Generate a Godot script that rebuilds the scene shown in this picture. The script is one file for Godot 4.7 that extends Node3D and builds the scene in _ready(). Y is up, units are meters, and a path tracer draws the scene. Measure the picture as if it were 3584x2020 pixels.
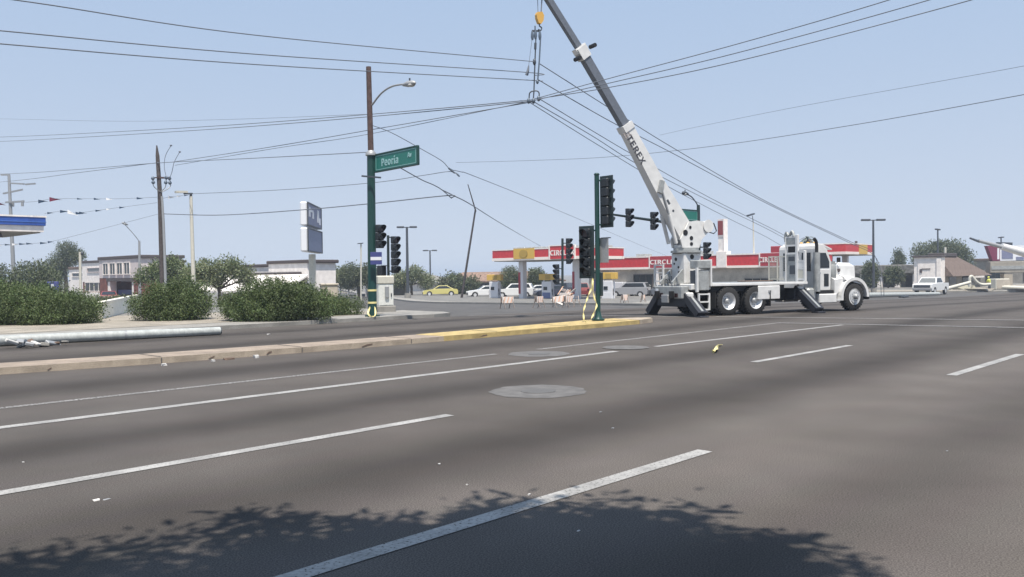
extends Node3D

# y is up, metres. The wide road runs along X, the cross street roughly along Z.
var mats := {}
var rng := RandomNumberGenerator.new()
var used := {}


class Sh:
	var st := SurfaceTool.new()
	func _init():
		st.begin(Mesh.PRIMITIVE_TRIANGLES)
		st.set_smooth_group(-1)
	func tri(a, b, c):
		st.add_vertex(a); st.add_vertex(b); st.add_vertex(c)
	func otri(a, b, c, o):
		# a triangle that faces away from the point o
		var n: Vector3 = (a - c).cross(a - b)
		if n.dot((a + b + c) / 3.0 - o) < 0.0:
			tri(a, c, b)
		else:
			tri(a, b, c)
	func oquad(a, b, c, d, o):
		otri(a, b, c, o); otri(a, c, d, o)
	func box(c, s, t := Transform3D(), bevel := 0.0):
		var h: Vector3 = s / 2.0
		var m: float = minf(bevel, minf(h.x, minf(h.y, h.z)) * 0.6)
		var o: Vector3 = t * c
		var pts := {}
		for ix in [-1, 1]:
			for iy in [-1, 1]:
				for iz in [-1, 1]:
					var k := Vector3(ix, iy, iz)
					for ax in 3:
						var p: Vector3 = h * k
						for q in 3:
							if q != ax: p[q] -= m * k[q]
						pts[[ix, iy, iz, ax]] = t * (c + p)
		for ax in 3:
			var b1 := (ax + 1) % 3
			var b2 := (ax + 2) % 3
			for s0 in [-1, 1]:
				var q := []
				for w in [[-1, -1], [1, -1], [1, 1], [-1, 1]]:
					var k := [0, 0, 0]
					k[ax] = s0; k[b1] = w[0]; k[b2] = w[1]
					q.append(pts[[k[0], k[1], k[2], ax]])
				oquad(q[0], q[1], q[2], q[3], o)
			if m > 0.0:
				for w in [[-1, -1], [1, -1], [1, 1], [-1, 1]]:
					var e := []
					for s0 in [-1, 1]:
						var k := [0, 0, 0]
						k[ax] = s0; k[b1] = w[0]; k[b2] = w[1]
						e.append(pts[[k[0], k[1], k[2], b1]]); e.append(pts[[k[0], k[1], k[2], b2]])
					oquad(e[0], e[1], e[3], e[2], o)
		if m > 0.0:
			for ix in [-1, 1]:
				for iy in [-1, 1]:
					for iz in [-1, 1]:
						otri(pts[[ix, iy, iz, 0]], pts[[ix, iy, iz, 1]], pts[[ix, iy, iz, 2]], o)
	func hull8(p, o = null):
		# p: four points of one end, then the matching four of the other end
		var c := Vector3.ZERO
		for q in p: c += q / 8.0
		oquad(p[0], p[1], p[2], p[3], c); oquad(p[4], p[5], p[6], p[7], c)
		for i in 4:
			var j := (i + 1) % 4
			oquad(p[i], p[j], p[4 + j], p[4 + i], c)
	func beam(a, b, w, d, upv := Vector3.UP):
		# a rectangular bar from a to b, w across, d along the side nearest upv
		var x: Vector3 = (b - a).normalized()
		var u: Vector3 = upv
		if absf(x.dot(u)) > 0.98: u = Vector3.RIGHT
		var z: Vector3 = x.cross(u).normalized()
		var y: Vector3 = z.cross(x)
		var p := []
		for e in [a, b]:
			for w2 in [[-1, -1], [1, -1], [1, 1], [-1, 1]]:
				p.append(e + z * w * 0.5 * w2[0] + y * d * 0.5 * w2[1])
		hull8(p)
	func tube(pts, rad, n := 10, caps := true):
		var rings := []
		var prev := Vector3.ZERO
		var up := Vector3(0.123, 0.31, 0.94)
		for i in pts.size():
			var dir: Vector3 = pts[mini(i + 1, pts.size() - 1)] - pts[maxi(i - 1, 0)]
			dir = dir.normalized()
			var x: Vector3 = up.cross(dir)
			if x.length() < 0.05: x = Vector3.RIGHT.cross(dir)
			x = x.normalized()
			var y: Vector3 = dir.cross(x)
			up = y.cross(x) * -1.0 if false else up
			var r: float = rad[i] if rad is Array else rad
			var ring := []
			for k in n:
				var a := TAU * k / n
				ring.append(pts[i] + (x * cos(a) + y * sin(a)) * r)
			rings.append(ring)
		st.set_smooth_group(1)
		for i in rings.size() - 1:
			var o: Vector3 = (pts[i] + pts[i + 1]) / 2.0
			for k in n:
				var j := (k + 1) % n
				var a = rings[i][k]; var b = rings[i][j]; var c = rings[i + 1][j]; var d = rings[i + 1][k]
				otri(a, b, c, o); otri(a, c, d, o)
		st.set_smooth_group(-1)
		if caps:
			for e in [0, rings.size() - 1]:
				var o: Vector3 = pts[1 if e == 0 else e - 1]
				for k in range(1, n - 1):
					otri(rings[e][0], rings[e][k], rings[e][k + 1], o)
	func cyl(a, b, r, n := 14, r2 = null):
		tube([a, b], [r, r if r2 == null else r2], n)
	func ball(c, r, n := 10):
		var rows := n / 2 + 1
		st.set_smooth_group(2)
		for i in rows:
			for k in n:
				var q := []
				for w in [[0, 0], [0, 1], [1, 1], [1, 0]]:
					var t: float = PI * (i + w[0]) / rows
					var a: float = TAU * (k + w[1]) / n
					q.append(c + Vector3(sin(t) * cos(a), cos(t), sin(t) * sin(a)) * r)
				if i > 0: otri(q[0], q[1], q[2], c)
				if i < rows - 1: otri(q[0], q[2], q[3], c)
				elif i == rows - 1 and i == 0: pass
		st.set_smooth_group(-1)
	func prism(poly, z0, z1, t := Transform3D()):
		# a flat outline in local x y, given depth along local z
		var idx := Geometry2D.triangulate_polygon(PackedVector2Array(poly))
		for e in [z0, z1]:
			var o: Vector3 = t * Vector3(poly[0].x, poly[0].y, (z0 + z1) / 2.0)
			for k in range(0, idx.size(), 3):
				var q := []
				for w in 3: q.append(t * Vector3(poly[idx[k + w]].x, poly[idx[k + w]].y, e))
				var n: Vector3 = (q[0] - q[2]).cross(q[0] - q[1])
				if n.dot(t.basis.z * (e - (z0 + z1) / 2.0)) < 0.0: tri(q[0], q[2], q[1])
				else: tri(q[0], q[1], q[2])
		var cw := Geometry2D.is_polygon_clockwise(PackedVector2Array(poly))
		for k in poly.size():
			var a: Vector2 = poly[k]
			var b: Vector2 = poly[(k + 1) % poly.size()]
			var out := Vector2(b.y - a.y, a.x - b.x) * (-1.0 if cw else 1.0)
			var q := [t * Vector3(a.x, a.y, z0), t * Vector3(b.x, b.y, z0), t * Vector3(b.x, b.y, z1), t * Vector3(a.x, a.y, z1)]
			var o: Vector3 = (q[0] + q[2]) / 2.0 - t.basis * Vector3(out.x, out.y, 0)
			oquad(q[0], q[1], q[2], q[3], o)
	func mesh() -> ArrayMesh:
		st.generate_normals()
		return st.commit()


func gh(x: float, z: float) -> float:
	# the street is level as far as the crossing and falls away gently beyond it
	var s := 0.729 * x - 0.6845 * z
	if s <= 32.0: return 0.0
	if s <= 40.0: return -0.09 * (s - 32.0) / 8.0
	if s <= 80.0: return -0.09 - 0.91 * (s - 40.0) / 40.0
	if s <= 90.0: return -1.0 - 0.1 * (s - 80.0) / 10.0
	return -1.1


func on(x: float, z: float, up := 0.0) -> Vector3:
	return Vector3(x, gh(x, z) + up, z)


func lin(r: float, g: float, b: float, a := 1.0) -> Color:
	var c := Color(r, g, b).linear_to_srgb()
	c.a = a
	return c


func noise_tex(freq: float, lo: float, hi: float, seed_: int, size := 512, kind := FastNoiseLite.TYPE_SIMPLEX_SMOOTH, oct := 4) -> NoiseTexture2D:
	var n := FastNoiseLite.new()
	n.noise_type = kind
	n.frequency = freq
	n.seed = seed_
	n.fractal_octaves = oct
	var t := NoiseTexture2D.new()
	t.width = size; t.height = size; t.seamless = true; t.noise = n
	var g := Gradient.new()
	g.set_color(0, Color(lo, lo, lo)); g.set_color(1, Color(hi, hi, hi))
	t.color_ramp = g
	return t


func M(called: String) -> StandardMaterial3D:
	return mats[called]


func mk(called: String, c: Color, rough := 0.7, metal := 0.0, tex = null, scale := 1.0, tex2 = null, scale2 := 1.0) -> StandardMaterial3D:
	var m := StandardMaterial3D.new()
	m.resource_name = called
	m.albedo_color = c
	m.roughness = rough
	m.metallic = metal
	if tex:
		m.albedo_texture = tex
		m.uv1_triplanar = true; m.uv1_world_triplanar = true
		m.uv1_scale = Vector3.ONE * scale
	if tex2:
		m.detail_enabled = true
		m.detail_blend_mode = BaseMaterial3D.BLEND_MODE_MUL
		m.detail_albedo = tex2
		m.detail_uv_layer = BaseMaterial3D.DETAIL_UV_2
		m.uv2_triplanar = true; m.uv2_world_triplanar = true
		m.uv2_scale = Vector3.ONE * scale2
	mats[called] = m
	return m


func numbered(called: String) -> String:
	used[called] = used.get(called, -1) + 1
	return called if used[called] == 0 else "%s_%03d" % [called, used[called]]


func tag(o: Node, label: String, category: String, group := "", kind := ""):
	if label: o.set_meta("label", label)
	if category: o.set_meta("category", category)
	if group: o.set_meta("group", group)
	if kind: o.set_meta("kind", kind)
	return o


func thing(called: String, label: String, category: String, at := Vector3.ZERO, turn := 0.0, group := "") -> Node3D:
	var o := Node3D.new()
	o.name = numbered(called)
	add_child(o, true)
	o.position = at
	o.rotation.y = turn
	tag(o, label, category, group)
	return o


func part(called: String, sh, m, parent: Node = null, label := "") -> MeshInstance3D:
	var o := MeshInstance3D.new()
	o.mesh = sh.mesh() if sh is Sh else sh
	o.material_override = M(m) if m is String else m
	if parent == null:
		o.name = numbered(called)
		add_child(o, true)
	else:
		var n := 0
		var want := called
		while parent.has_node(NodePath(want)):
			n += 1
			want = "%s_%03d" % [called, n]
		o.name = want
		parent.add_child(o, true)
	if label: o.set_meta("label", label)
	return o


func group_part(called: String, parent: Node, at := Vector3.ZERO, turn := 0.0) -> Node3D:
	var o := Node3D.new()
	var n := 0
	var want := called
	while parent.has_node(NodePath(want)):
		n += 1
		want = "%s_%03d" % [called, n]
	o.name = want
	parent.add_child(o, true)
	o.position = at
	o.rotation.y = turn
	return o


func structure(called: String, sh, m, label := "") -> MeshInstance3D:
	var o := part(called, sh, m)
	o.set_meta("kind", "structure")
	if label: o.set_meta("label", label)
	return o


func sheet(sh: Sh, poly: Array, lift: float):
	# a flat outline (x, z) laid on the ground, cut where the slope changes so that it follows it exactly
	var knots := [-4000.0, 32.0, 40.0, 80.0, 90.0, 6000.0]
	var f := Vector2(0.729, -0.6845)
	var r := Vector2(0.6845, 0.729)
	for k in 5:
		var band := PackedVector2Array([f * knots[k] - r * 5000.0, f * knots[k + 1] - r * 5000.0, f * knots[k + 1] + r * 5000.0, f * knots[k] + r * 5000.0])
		for p in Geometry2D.intersect_polygons(PackedVector2Array(poly), band):
			var idx := Geometry2D.triangulate_polygon(p)
			for i in range(0, idx.size(), 3):
				var q := []
				for w in 3: q.append(on(p[idx[i + w]].x, p[idx[i + w]].y, lift))
				sh.otri(q[0], q[1], q[2], q[0] - Vector3.UP)


func skirt(sh: Sh, poly: Array, lift: float, down := 0.06):
	var n := poly.size()
	var cw := Geometry2D.is_polygon_clockwise(PackedVector2Array(poly))
	for k in n:
		var a: Vector2 = poly[k]
		var b: Vector2 = poly[(k + 1) % n]
		var steps := maxi(1, int((b - a).length() / 2.0))
		for i in steps:
			var p: Vector2 = a.lerp(b, float(i) / steps)
			var q: Vector2 = a.lerp(b, float(i + 1) / steps)
			var out := Vector2(q.y - p.y, p.x - q.x) * (-1.0 if cw else 1.0)
			var o := Vector3((p.x + q.x) / 2.0 - out.x, 0, (p.y + q.y) / 2.0 - out.y)
			sh.oquad(on(p.x, p.y, -down), on(q.x, q.y, -down), on(q.x, q.y, lift), on(p.x, p.y, lift), o)


func strip(a: Vector2, b: Vector2, w: float) -> Array:
	var d := (b - a).normalized()
	var n := Vector2(-d.y, d.x) * w / 2.0
	return [a + n, b + n, b - n, a - n]


func arc(c: Vector2, r: float, a0: float, a1: float, n: int) -> Array:
	var out := []
	for i in n + 1:
		var a := deg_to_rad(lerpf(a0, a1, float(i) / n))
		out.append(c + Vector2(cos(a), sin(a)) * r)
	return out


func smooth(pts: Array, per := 8) -> Array:
	var out := []
	for i in pts.size() - 1:
		var p0: Vector3 = pts[maxi(i - 1, 0)]
		var p1: Vector3 = pts[i]
		var p2: Vector3 = pts[i + 1]
		var p3: Vector3 = pts[mini(i + 2, pts.size() - 1)]
		for k in per:
			out.append(p1.cubic_interpolate(p2, p0, p3, float(k) / per))
	out.append(pts[-1])
	return out


func wire(label: String, pts: Array, r := 0.012, called := "overhead_wire", sag := 0.0, group := "overhead wires over the crossing"):
	var s := Sh.new()
	var q := smooth(pts, 10) if pts.size() > 2 else []
	if pts.size() == 2:
		for i in 25:
			var t := i / 24.0
			q.append(pts[0].lerp(pts[1], t) - Vector3.UP * sag * 4.0 * t * (1.0 - t))
	s.tube(q, r * 1.2, 5)
	var o := part(called, s, "wire")
	tag(o, label, "wire" if called != "fallen_cable" else "cable", group)
	return o


func text(words: String, height: float, depth: float, bold := true) -> TextMesh:
	var f := SystemFont.new()
	f.font_names = PackedStringArray(["Droid Sans"])
	f.font_weight = 700 if bold else 400
	var t := TextMesh.new()
	t.font = f
	t.text = words
	t.font_size = 64
	t.pixel_size = height / 46.0
	t.depth = depth
	t.curve_step = 2.0
	return t


func leaf_cluster(n: int, leaf: float, seed_: int, long := 0.5) -> ArrayMesh:
	var r := RandomNumberGenerator.new()
	r.seed = seed_
	var s := Sh.new()
	for i in n:
		var p := Vector3(r.randfn(), r.randfn(), r.randfn()) * 0.42
		var d := (p + Vector3(r.randf_range(-1, 1), r.randf_range(-0.6, 1), r.randf_range(-1, 1)) * 0.6).normalized()
		var w := d.cross(Vector3(r.randf_range(-1, 1), r.randf_range(-1, 1), r.randf_range(-1, 1)).normalized()).normalized()
		var l := leaf * r.randf_range(0.7, 1.3)
		var a := p
		var b := p + d * l * 0.5 + w * l * long * 0.5
		var c := p + d * l
		var e := p + d * l * 0.5 - w * l * long * 0.5
		s.tri(a, b, c); s.tri(a, c, e)
	return s.mesh()


func foliage(called: String, parent: Node, cluster: Mesh, spots: Array, size: float, m: String, seed_: int, tone := 0.3):
	var r := RandomNumberGenerator.new()
	r.seed = seed_
	var mm := MultiMesh.new()
	mm.transform_format = MultiMesh.TRANSFORM_3D
	mm.use_colors = true
	mm.mesh = cluster
	var nz := FastNoiseLite.new()
	nz.seed = seed_
	nz.frequency = 1.1 if size < 0.25 else 0.5
	mm.instance_count = spots.size()
	for i in spots.size():
		var b := Basis.from_euler(Vector3(r.randf() * TAU, r.randf() * TAU, r.randf() * TAU)).scaled(Vector3.ONE * size * r.randf_range(0.7, 1.35))
		mm.set_instance_transform(i, Transform3D(b, spots[i]))
		var v := (1.0 + r.randf_range(-tone, tone) * 0.6) * (1.0 + 1.5 * tone * nz.get_noise_3dv(spots[i]))
		mm.set_instance_color(i, Color(v * r.randf_range(0.92, 1.12), v, v * r.randf_range(0.8, 1.0)))
	var o := MultiMeshInstance3D.new()
	o.multimesh = mm
	o.material_override = M(m)
	o.name = called
	o.set_meta("kind", "stuff")
	parent.add_child(o, true)
	return o


func lobe_spots(lobes: Array, n: int, r: RandomNumberGenerator, shell := 0.45) -> Array:
	var out := []
	var total := 0.0
	for l in lobes: total += l[1].x * l[1].z + l[1].x * l[1].y
	for l in lobes:
		var k := int(n * (l[1].x * l[1].z + l[1].x * l[1].y) / total)
		for i in k:
			var d := Vector3(r.randfn(), r.randfn(), r.randfn()).normalized()
			out.append(l[0] + d * l[1] * (1.0 - shell * r.randf() * r.randf()) * r.randf_range(0.86, 1.08))
	return out


func bush(label: String, at: Vector3, lobes: Array, n: int, seed_: int, m := "bush_leaf", leaf := 0.34, size := 0.165, group := "round clipped bushes behind the far kerb"):
	rng.seed = seed_
	var o := thing("bush", label, "bush", at, -0.817, group)
	var s := Sh.new()
	for l in lobes:
		for k in 5:
			var tip: Vector3 = l[0] + Vector3(rng.randf_range(-0.7, 0.7) * l[1].x, rng.randf_range(-0.2, 0.6) * l[1].y, rng.randf_range(-0.7, 0.7) * l[1].z)
			s.tube([Vector3(l[0].x * 0.8, -0.05, l[0].z * 0.8), (Vector3(l[0].x, 0, l[0].z) * 0.5 + tip) * 0.5 + Vector3(0.03, 0.05, 0), tip], [0.03, 0.02, 0.008], 5)
	part("stem", s, "bark", o)
	var spots := lobe_spots(lobes, n, rng, 0.7)
	# loose shoots that break the clipped outline
	for l in lobes:
		for k in 9:
			var d := Vector3(rng.randfn(), absf(rng.randfn()) + 0.3, rng.randfn()).normalized()
			for q in 6: spots.append(l[0] + d * l[1] * (0.92 + 0.055 * q) + Vector3(rng.randfn(), rng.randfn(), rng.randfn()) * 0.025)
	foliage("foliage", o, leaf_cluster(16, leaf, seed_ + 5), spots, size, m, seed_, 0.42)
	return o


func tree(label: String, at: Vector3, trunk_h: float, trunk_r: float, lobes: Array, n: int, seed_: int, m := "tree_leaf", leaf := 0.3, size := 0.6, group := "trees behind the buildings", called := "tree", lean := Vector3.ZERO, tone := 0.3):
	rng.seed = seed_
	var o := thing(called, label, "tree", at, 0.0, group)
	var s := Sh.new()
	var fork := Vector3(0, trunk_h, 0) + lean
	s.tube([Vector3(0, -0.1, 0), fork * 0.5 + Vector3(0.06, 0, 0.03) * trunk_h * 0.3, fork], [trunk_r * 1.25, trunk_r * 0.95, trunk_r * 0.8], 9)
	for l in lobes:
		var c: Vector3 = l[0]
		var mid: Vector3 = fork.lerp(c, 0.55) + Vector3(rng.randf_range(-1, 1), rng.randf_range(0, 1), rng.randf_range(-1, 1)) * 0.12 * l[1].x
		s.tube([fork - Vector3(0, 0.1, 0), mid, c], [trunk_r * 0.62, trunk_r * 0.4, trunk_r * 0.18], 7)
		for k in 4:
			var tip: Vector3 = c + Vector3(rng.randf_range(-0.8, 0.8) * l[1].x, rng.randf_range(-0.3, 0.7) * l[1].y, rng.randf_range(-0.8, 0.8) * l[1].z)
			s.tube([mid, mid.lerp(tip, 0.5) + Vector3(0, 0.1, 0), tip], [trunk_r * 0.3, trunk_r * 0.18, trunk_r * 0.06], 5)
	part("trunk", s, "bark", o)
	foliage("crown", o, leaf_cluster(18, leaf, seed_ + 9), lobe_spots(lobes, n, rng, 0.8), size, m, seed_, tone)
	return o


func _ready():
	rng.seed = 20
	# ---- camera, sky, sun, exposure
	var cam := Camera3D.new()
	cam.name = "camera"
	cam.fov = 37.43
	cam.far = 6000.0
	cam.near = 0.05
	add_child(cam)
	cam.transform = Transform3D(Basis(Vector3(0.684353, -0.0122154, 0.7290485), Vector3(0.0200668, 0.9997965, -0.0020847), Vector3(-0.7288747, 0.0160563, 0.6844589)), Vector3(0, 1.6, 0))
	cam.current = true
	var sky_mat := ProceduralSkyMaterial.new()
	sky_mat.sky_top_color = Color(0.549, 0.643, 0.766)
	sky_mat.sky_horizon_color = Color(0.714, 0.749, 0.797)
	sky_mat.sky_curve = 0.16
	sky_mat.ground_bottom_color = Color(0.42, 0.4, 0.38)
	sky_mat.ground_horizon_color = Color(0.66, 0.68, 0.7)
	sky_mat.sun_angle_max = 12.0
	var env := Environment.new()
	env.background_mode = Environment.BG_SKY
	env.sky = Sky.new()
	env.sky.sky_material = sky_mat
	env.tonemap_mode = Environment.TONE_MAPPER_LINEAR
	env.tonemap_exposure = 1.4
	env.sdfgi_enabled = true
	env.ssao_enabled = true
	env.ssil_enabled = true
	env.fog_enabled = true
	env.fog_light_color = Color(0.688, 0.732, 0.792)
	env.fog_density = 0.0007
	var world := WorldEnvironment.new()
	world.name = "world_environment"
	world.environment = env
	add_child(world)
	var sun := DirectionalLight3D.new()
	sun.name = "sun"
	sun.light_color = Color(1.0, 0.965, 0.915)
	sun.light_energy = 1.6
	sun.light_angular_distance = 0.53
	sun.shadow_enabled = true
	add_child(sun)
	sun.look_at_from_position(Vector3(-0.22, 0.93, 0.295) * 100.0, Vector3.ZERO, Vector3.FORWARD)
	materials()
	ground_and_road()
	far_buildings()
	gas_station()
	street_poles()
	crane_truck()
	rigging_and_wires()
	planting()
	vehicles()
	small_things()


func materials():
	var speck := noise_tex(0.09, 0.6, 1.0, 3, 512, FastNoiseLite.TYPE_SIMPLEX, 3)
	var blotch := noise_tex(0.012, 0.78, 1.0, 4, 512)
	var fine := noise_tex(0.03, 0.88, 1.0, 5, 256)
	var streak := noise_tex(0.02, 0.62, 1.0, 6, 256)
	var light_dirt := noise_tex(0.02, 0.9, 1.0, 12, 256)
	var grit := noise_tex(0.12, 0.55, 1.0, 8, 512, FastNoiseLite.TYPE_SIMPLEX, 3)
	var asphalt := mk("asphalt", lin(0.8, 0.8, 0.8), 0.82, 0.0, speck, 1.3, light_dirt, 0.11)
	asphalt.vertex_color_use_as_albedo = true
	asphalt.metallic_specular = 0.2
	mk("plain_asphalt", lin(0.16, 0.152, 0.145), 0.85, 0.0, speck, 1.3, blotch, 0.09)
	mk("lot_asphalt", lin(0.34, 0.33, 0.31), 0.85, 0.0, speck, 0.9, blotch, 0.07)
	var chips := noise_tex(0.05, 0.75, 1.0, 21, 512, FastNoiseLite.TYPE_SIMPLEX, 4)
	chips.color_ramp = Gradient.new()
	chips.color_ramp.offsets = PackedFloat32Array([0.0, 0.16, 0.22, 1.0])
	chips.color_ramp.colors = PackedColorArray([Color(0.7, 0.7, 0.7, 0), Color(0.75, 0.75, 0.75, 0), Color(0.85, 0.85, 0.85, 1), Color(1, 1, 1, 1)])
	var bare := noise_tex(0.05, 0.75, 1.0, 22, 512, FastNoiseLite.TYPE_SIMPLEX, 4)
	bare.color_ramp = Gradient.new()
	bare.color_ramp.offsets = PackedFloat32Array([0.0, 0.38, 0.46, 1.0])
	bare.color_ramp.colors = PackedColorArray([Color(0.7, 0.7, 0.7, 0), Color(0.75, 0.75, 0.75, 0), Color(0.85, 0.85, 0.85, 1), Color(1, 1, 1, 1)])
	for c in [["road_paint", 0.47, chips], ["worn_paint", 0.42, bare]]:
		var m := mk(c[0], lin(c[1], c[1] * 0.985, c[1] * 0.95), 0.65, 0.0, c[2], 0.9, blotch, 0.35)
		m.transparency = BaseMaterial3D.TRANSPARENCY_ALPHA_SCISSOR
		m.alpha_scissor_threshold = 0.5
	mk("concrete", lin(0.52, 0.5, 0.46), 0.85, 0.0, speck, 0.8, blotch, 0.2)
	mk("median_concrete", lin(0.6, 0.49, 0.39), 0.88, 0.0, grit, 0.8, blotch, 0.25)
	mk("median_face", lin(0.8, 0.67, 0.52), 0.85, 0.0, grit, 1.0, blotch, 0.4)
	mk("yellow_paint", lin(0.95, 0.72, 0.3), 0.7, 0.0, grit, 0.9, blotch, 0.4)
	mk("patch_concrete", lin(0.25, 0.242, 0.235), 0.85, 0.0, grit, 1.6, blotch, 0.6)
	mk("iron", lin(0.17, 0.165, 0.16), 0.7, 0.0, grit, 3.0)
	mk("dirt", lin(0.6, 0.54, 0.45), 0.95, 0.0, grit, 0.7, blotch, 0.13)
	mk("desert", lin(0.36, 0.32, 0.26), 0.95, 0.0, grit, 0.3, blotch, 0.01)
	mk("grass", lin(0.2, 0.23, 0.09), 0.95, 0.0, grit, 1.4, blotch, 0.4)
	mk("cream_wall", lin(0.86, 0.83, 0.73), 0.9, 0.0, light_dirt, 0.5)
	mk("stucco_beige", lin(0.6, 0.54, 0.45), 0.9, 0.0, fine, 0.7, blotch, 0.1)
	mk("stucco_white", lin(0.88, 0.83, 0.79), 0.85, 0.0, light_dirt, 0.3)
	mk("stucco_pink", lin(0.66, 0.59, 0.58), 0.85, 0.0, light_dirt, 0.3)
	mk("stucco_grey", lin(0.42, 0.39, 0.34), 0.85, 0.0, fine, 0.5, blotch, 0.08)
	mk("brick", lin(0.36, 0.13, 0.1), 0.9, 0.0, grit, 0.9, blotch, 0.2)
	mk("brown_roof", lin(0.22, 0.165, 0.14), 0.9, 0.0, streak, 0.4)
	mk("tan_roof", lin(0.36, 0.24, 0.18), 0.9, 0.0, streak, 0.35)
	mk("grey_roof", lin(0.3, 0.29, 0.27), 0.9, 0.0, streak, 0.35)
	mk("dark_trim", lin(0.075, 0.062, 0.062), 0.7)
	mk("dark_glass", lin(0.02, 0.025, 0.03), 0.12, 0.0)
	mk("grey_glass", lin(0.16, 0.17, 0.17), 0.2)
	mk("white_paint", lin(0.74, 0.74, 0.73), 0.5, 0.0, fine, 0.7)
	mk("red_fascia", lin(0.62, 0.045, 0.055), 0.45, 0.0, fine, 0.3)
	mk("maroon", lin(0.17, 0.03, 0.07), 0.5)
	mk("red_dark", lin(0.36, 0.035, 0.05), 0.5)
	mk("logo_yellow", lin(0.62, 0.4, 0.08), 0.5)
	mk("logo_gold", lin(0.42, 0.28, 0.06), 0.5)
	mk("blue_stripe", lin(0.07, 0.18, 0.52), 0.4)
	mk("blue_fascia", lin(0.03, 0.1, 0.42), 0.4, 0.0, fine, 0.3)
	mk("navy_sign", lin(0.05, 0.06, 0.2), 0.5)
	mk("sign_face", lin(0.2, 0.22, 0.34), 0.5, 0.0, fine, 0.6)
	mk("sign_face_low", lin(0.19, 0.23, 0.36), 0.5, 0.0, fine, 0.6)
	mk("sign_white", lin(0.7, 0.72, 0.76), 0.5)
	mk("signal_green", lin(0.01, 0.055, 0.048), 0.42, 0.0, fine, 2.0)
	mk("signal_black", lin(0.013, 0.017, 0.022), 0.5)
	mk("signal_back", lin(0.016, 0.03, 0.033), 0.5)
	mk("lens_red", lin(0.03, 0.008, 0.008), 0.12)
	mk("lens_amber", lin(0.012, 0.012, 0.012), 0.12)
	mk("lens_green", lin(0.012, 0.012, 0.012), 0.12)
	mk("lamp_lens", lin(0.5, 0.5, 0.48), 0.3)
	mk("sign_green", lin(0.015, 0.19, 0.15), 0.45, 0.0, fine, 1.5)
	mk("sign_letter", lin(0.3, 0.5, 0.5), 0.5)
	mk("galvanised", lin(0.36, 0.37, 0.38), 0.5, 0.3, fine, 2.0)
	mk("dark_metal", lin(0.06, 0.07, 0.085), 0.5, 0.2)
	mk("grey_wood", lin(0.1, 0.085, 0.085), 0.92, 0.0, streak, 0.9)
	mk("wood_pole", lin(0.14, 0.09, 0.082), 0.92, 0.0, streak, 0.9)
	mk("bark", lin(0.13, 0.1, 0.075), 0.95, 0.0, streak, 2.0)
	mk("wire", lin(0.15, 0.17, 0.205), 0.7)
	mk("white_pole", lin(0.52, 0.55, 0.54), 0.5, 0.0, blotch, 0.6, fine, 2.0)
	mk("cream_pole", lin(0.62, 0.6, 0.52), 0.6, 0.0, fine, 1.0)
	mk("cabinet_white", lin(0.74, 0.75, 0.71), 0.45, 0.0, fine, 1.0)
	var tp := mk("truck_white", lin(0.72, 0.72, 0.71), 0.32, 0.0, light_dirt, 0.5)
	tp.clearcoat_enabled = true
	tp.clearcoat = 0.35
	mk("truck_grey", lin(0.46, 0.48, 0.48), 0.4, 0.1, fine, 1.5, blotch, 0.5)
	mk("boom_grey", lin(0.16, 0.18, 0.215), 0.5, 0.2, fine, 0.8)
	mk("chrome", lin(0.62, 0.64, 0.66), 0.18, 1.0)
	mk("frame_black", lin(0.014, 0.014, 0.017), 0.6, 0.0, grit, 1.5)
	mk("outrigger_black", lin(0.02, 0.022, 0.03), 0.5)
	mk("rubber", lin(0.035, 0.034, 0.034), 0.85, 0.0, grit, 2.0)
	mk("rim", lin(0.62, 0.63, 0.64), 0.35, 0.3)
	mk("lettering", lin(0.05, 0.05, 0.06), 0.6)
	mk("logo_grey", lin(0.3, 0.27, 0.26), 0.6)
	mk("hook_yellow", lin(0.62, 0.36, 0.08), 0.5)
	mk("insulator", lin(0.1, 0.13, 0.17), 0.35)
	mk("tape_yellow", lin(0.75, 0.66, 0.3), 0.5)
	mk("orange", lin(0.82, 0.5, 0.34), 0.55)
	mk("barricade_white", lin(0.84, 0.76, 0.7), 0.55)
	mk("barricade_leg", lin(0.24, 0.2, 0.18), 0.7)
	mk("flag_red", lin(0.16, 0.02, 0.05), 0.7)
	mk("flag_blue", lin(0.02, 0.05, 0.1), 0.7)
	mk("flag_white", lin(0.8, 0.8, 0.8), 0.7)
	mk("skin", lin(0.4, 0.24, 0.17), 0.6)
	mk("hi_vis", lin(0.6, 0.62, 0.12), 0.7)
	mk("trousers", lin(0.03, 0.035, 0.05), 0.85)
	mk("litter", lin(0.55, 0.54, 0.52), 0.7)
	mk("rust", lin(0.13, 0.09, 0.07), 0.9)
	mk("palm_frond", lin(0.11, 0.13, 0.1), 0.7)
	mk("pale_heap", lin(0.55, 0.52, 0.4), 0.8, 0.0, grit, 2.0)
	for c in [["car_white", 0.72, 0.73, 0.73], ["car_red", 0.22, 0.03, 0.03], ["car_dark", 0.03, 0.035, 0.06], ["car_yellow", 0.55, 0.5, 0.17], ["car_grey", 0.3, 0.31, 0.33], ["pump_white", 0.68, 0.68, 0.7], ["pump_blue", 0.1, 0.14, 0.3]]:
		var m := mk(c[0], lin(c[1], c[2], c[3]), 0.35)
		m.clearcoat_enabled = true
		m.clearcoat = 0.5
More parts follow.
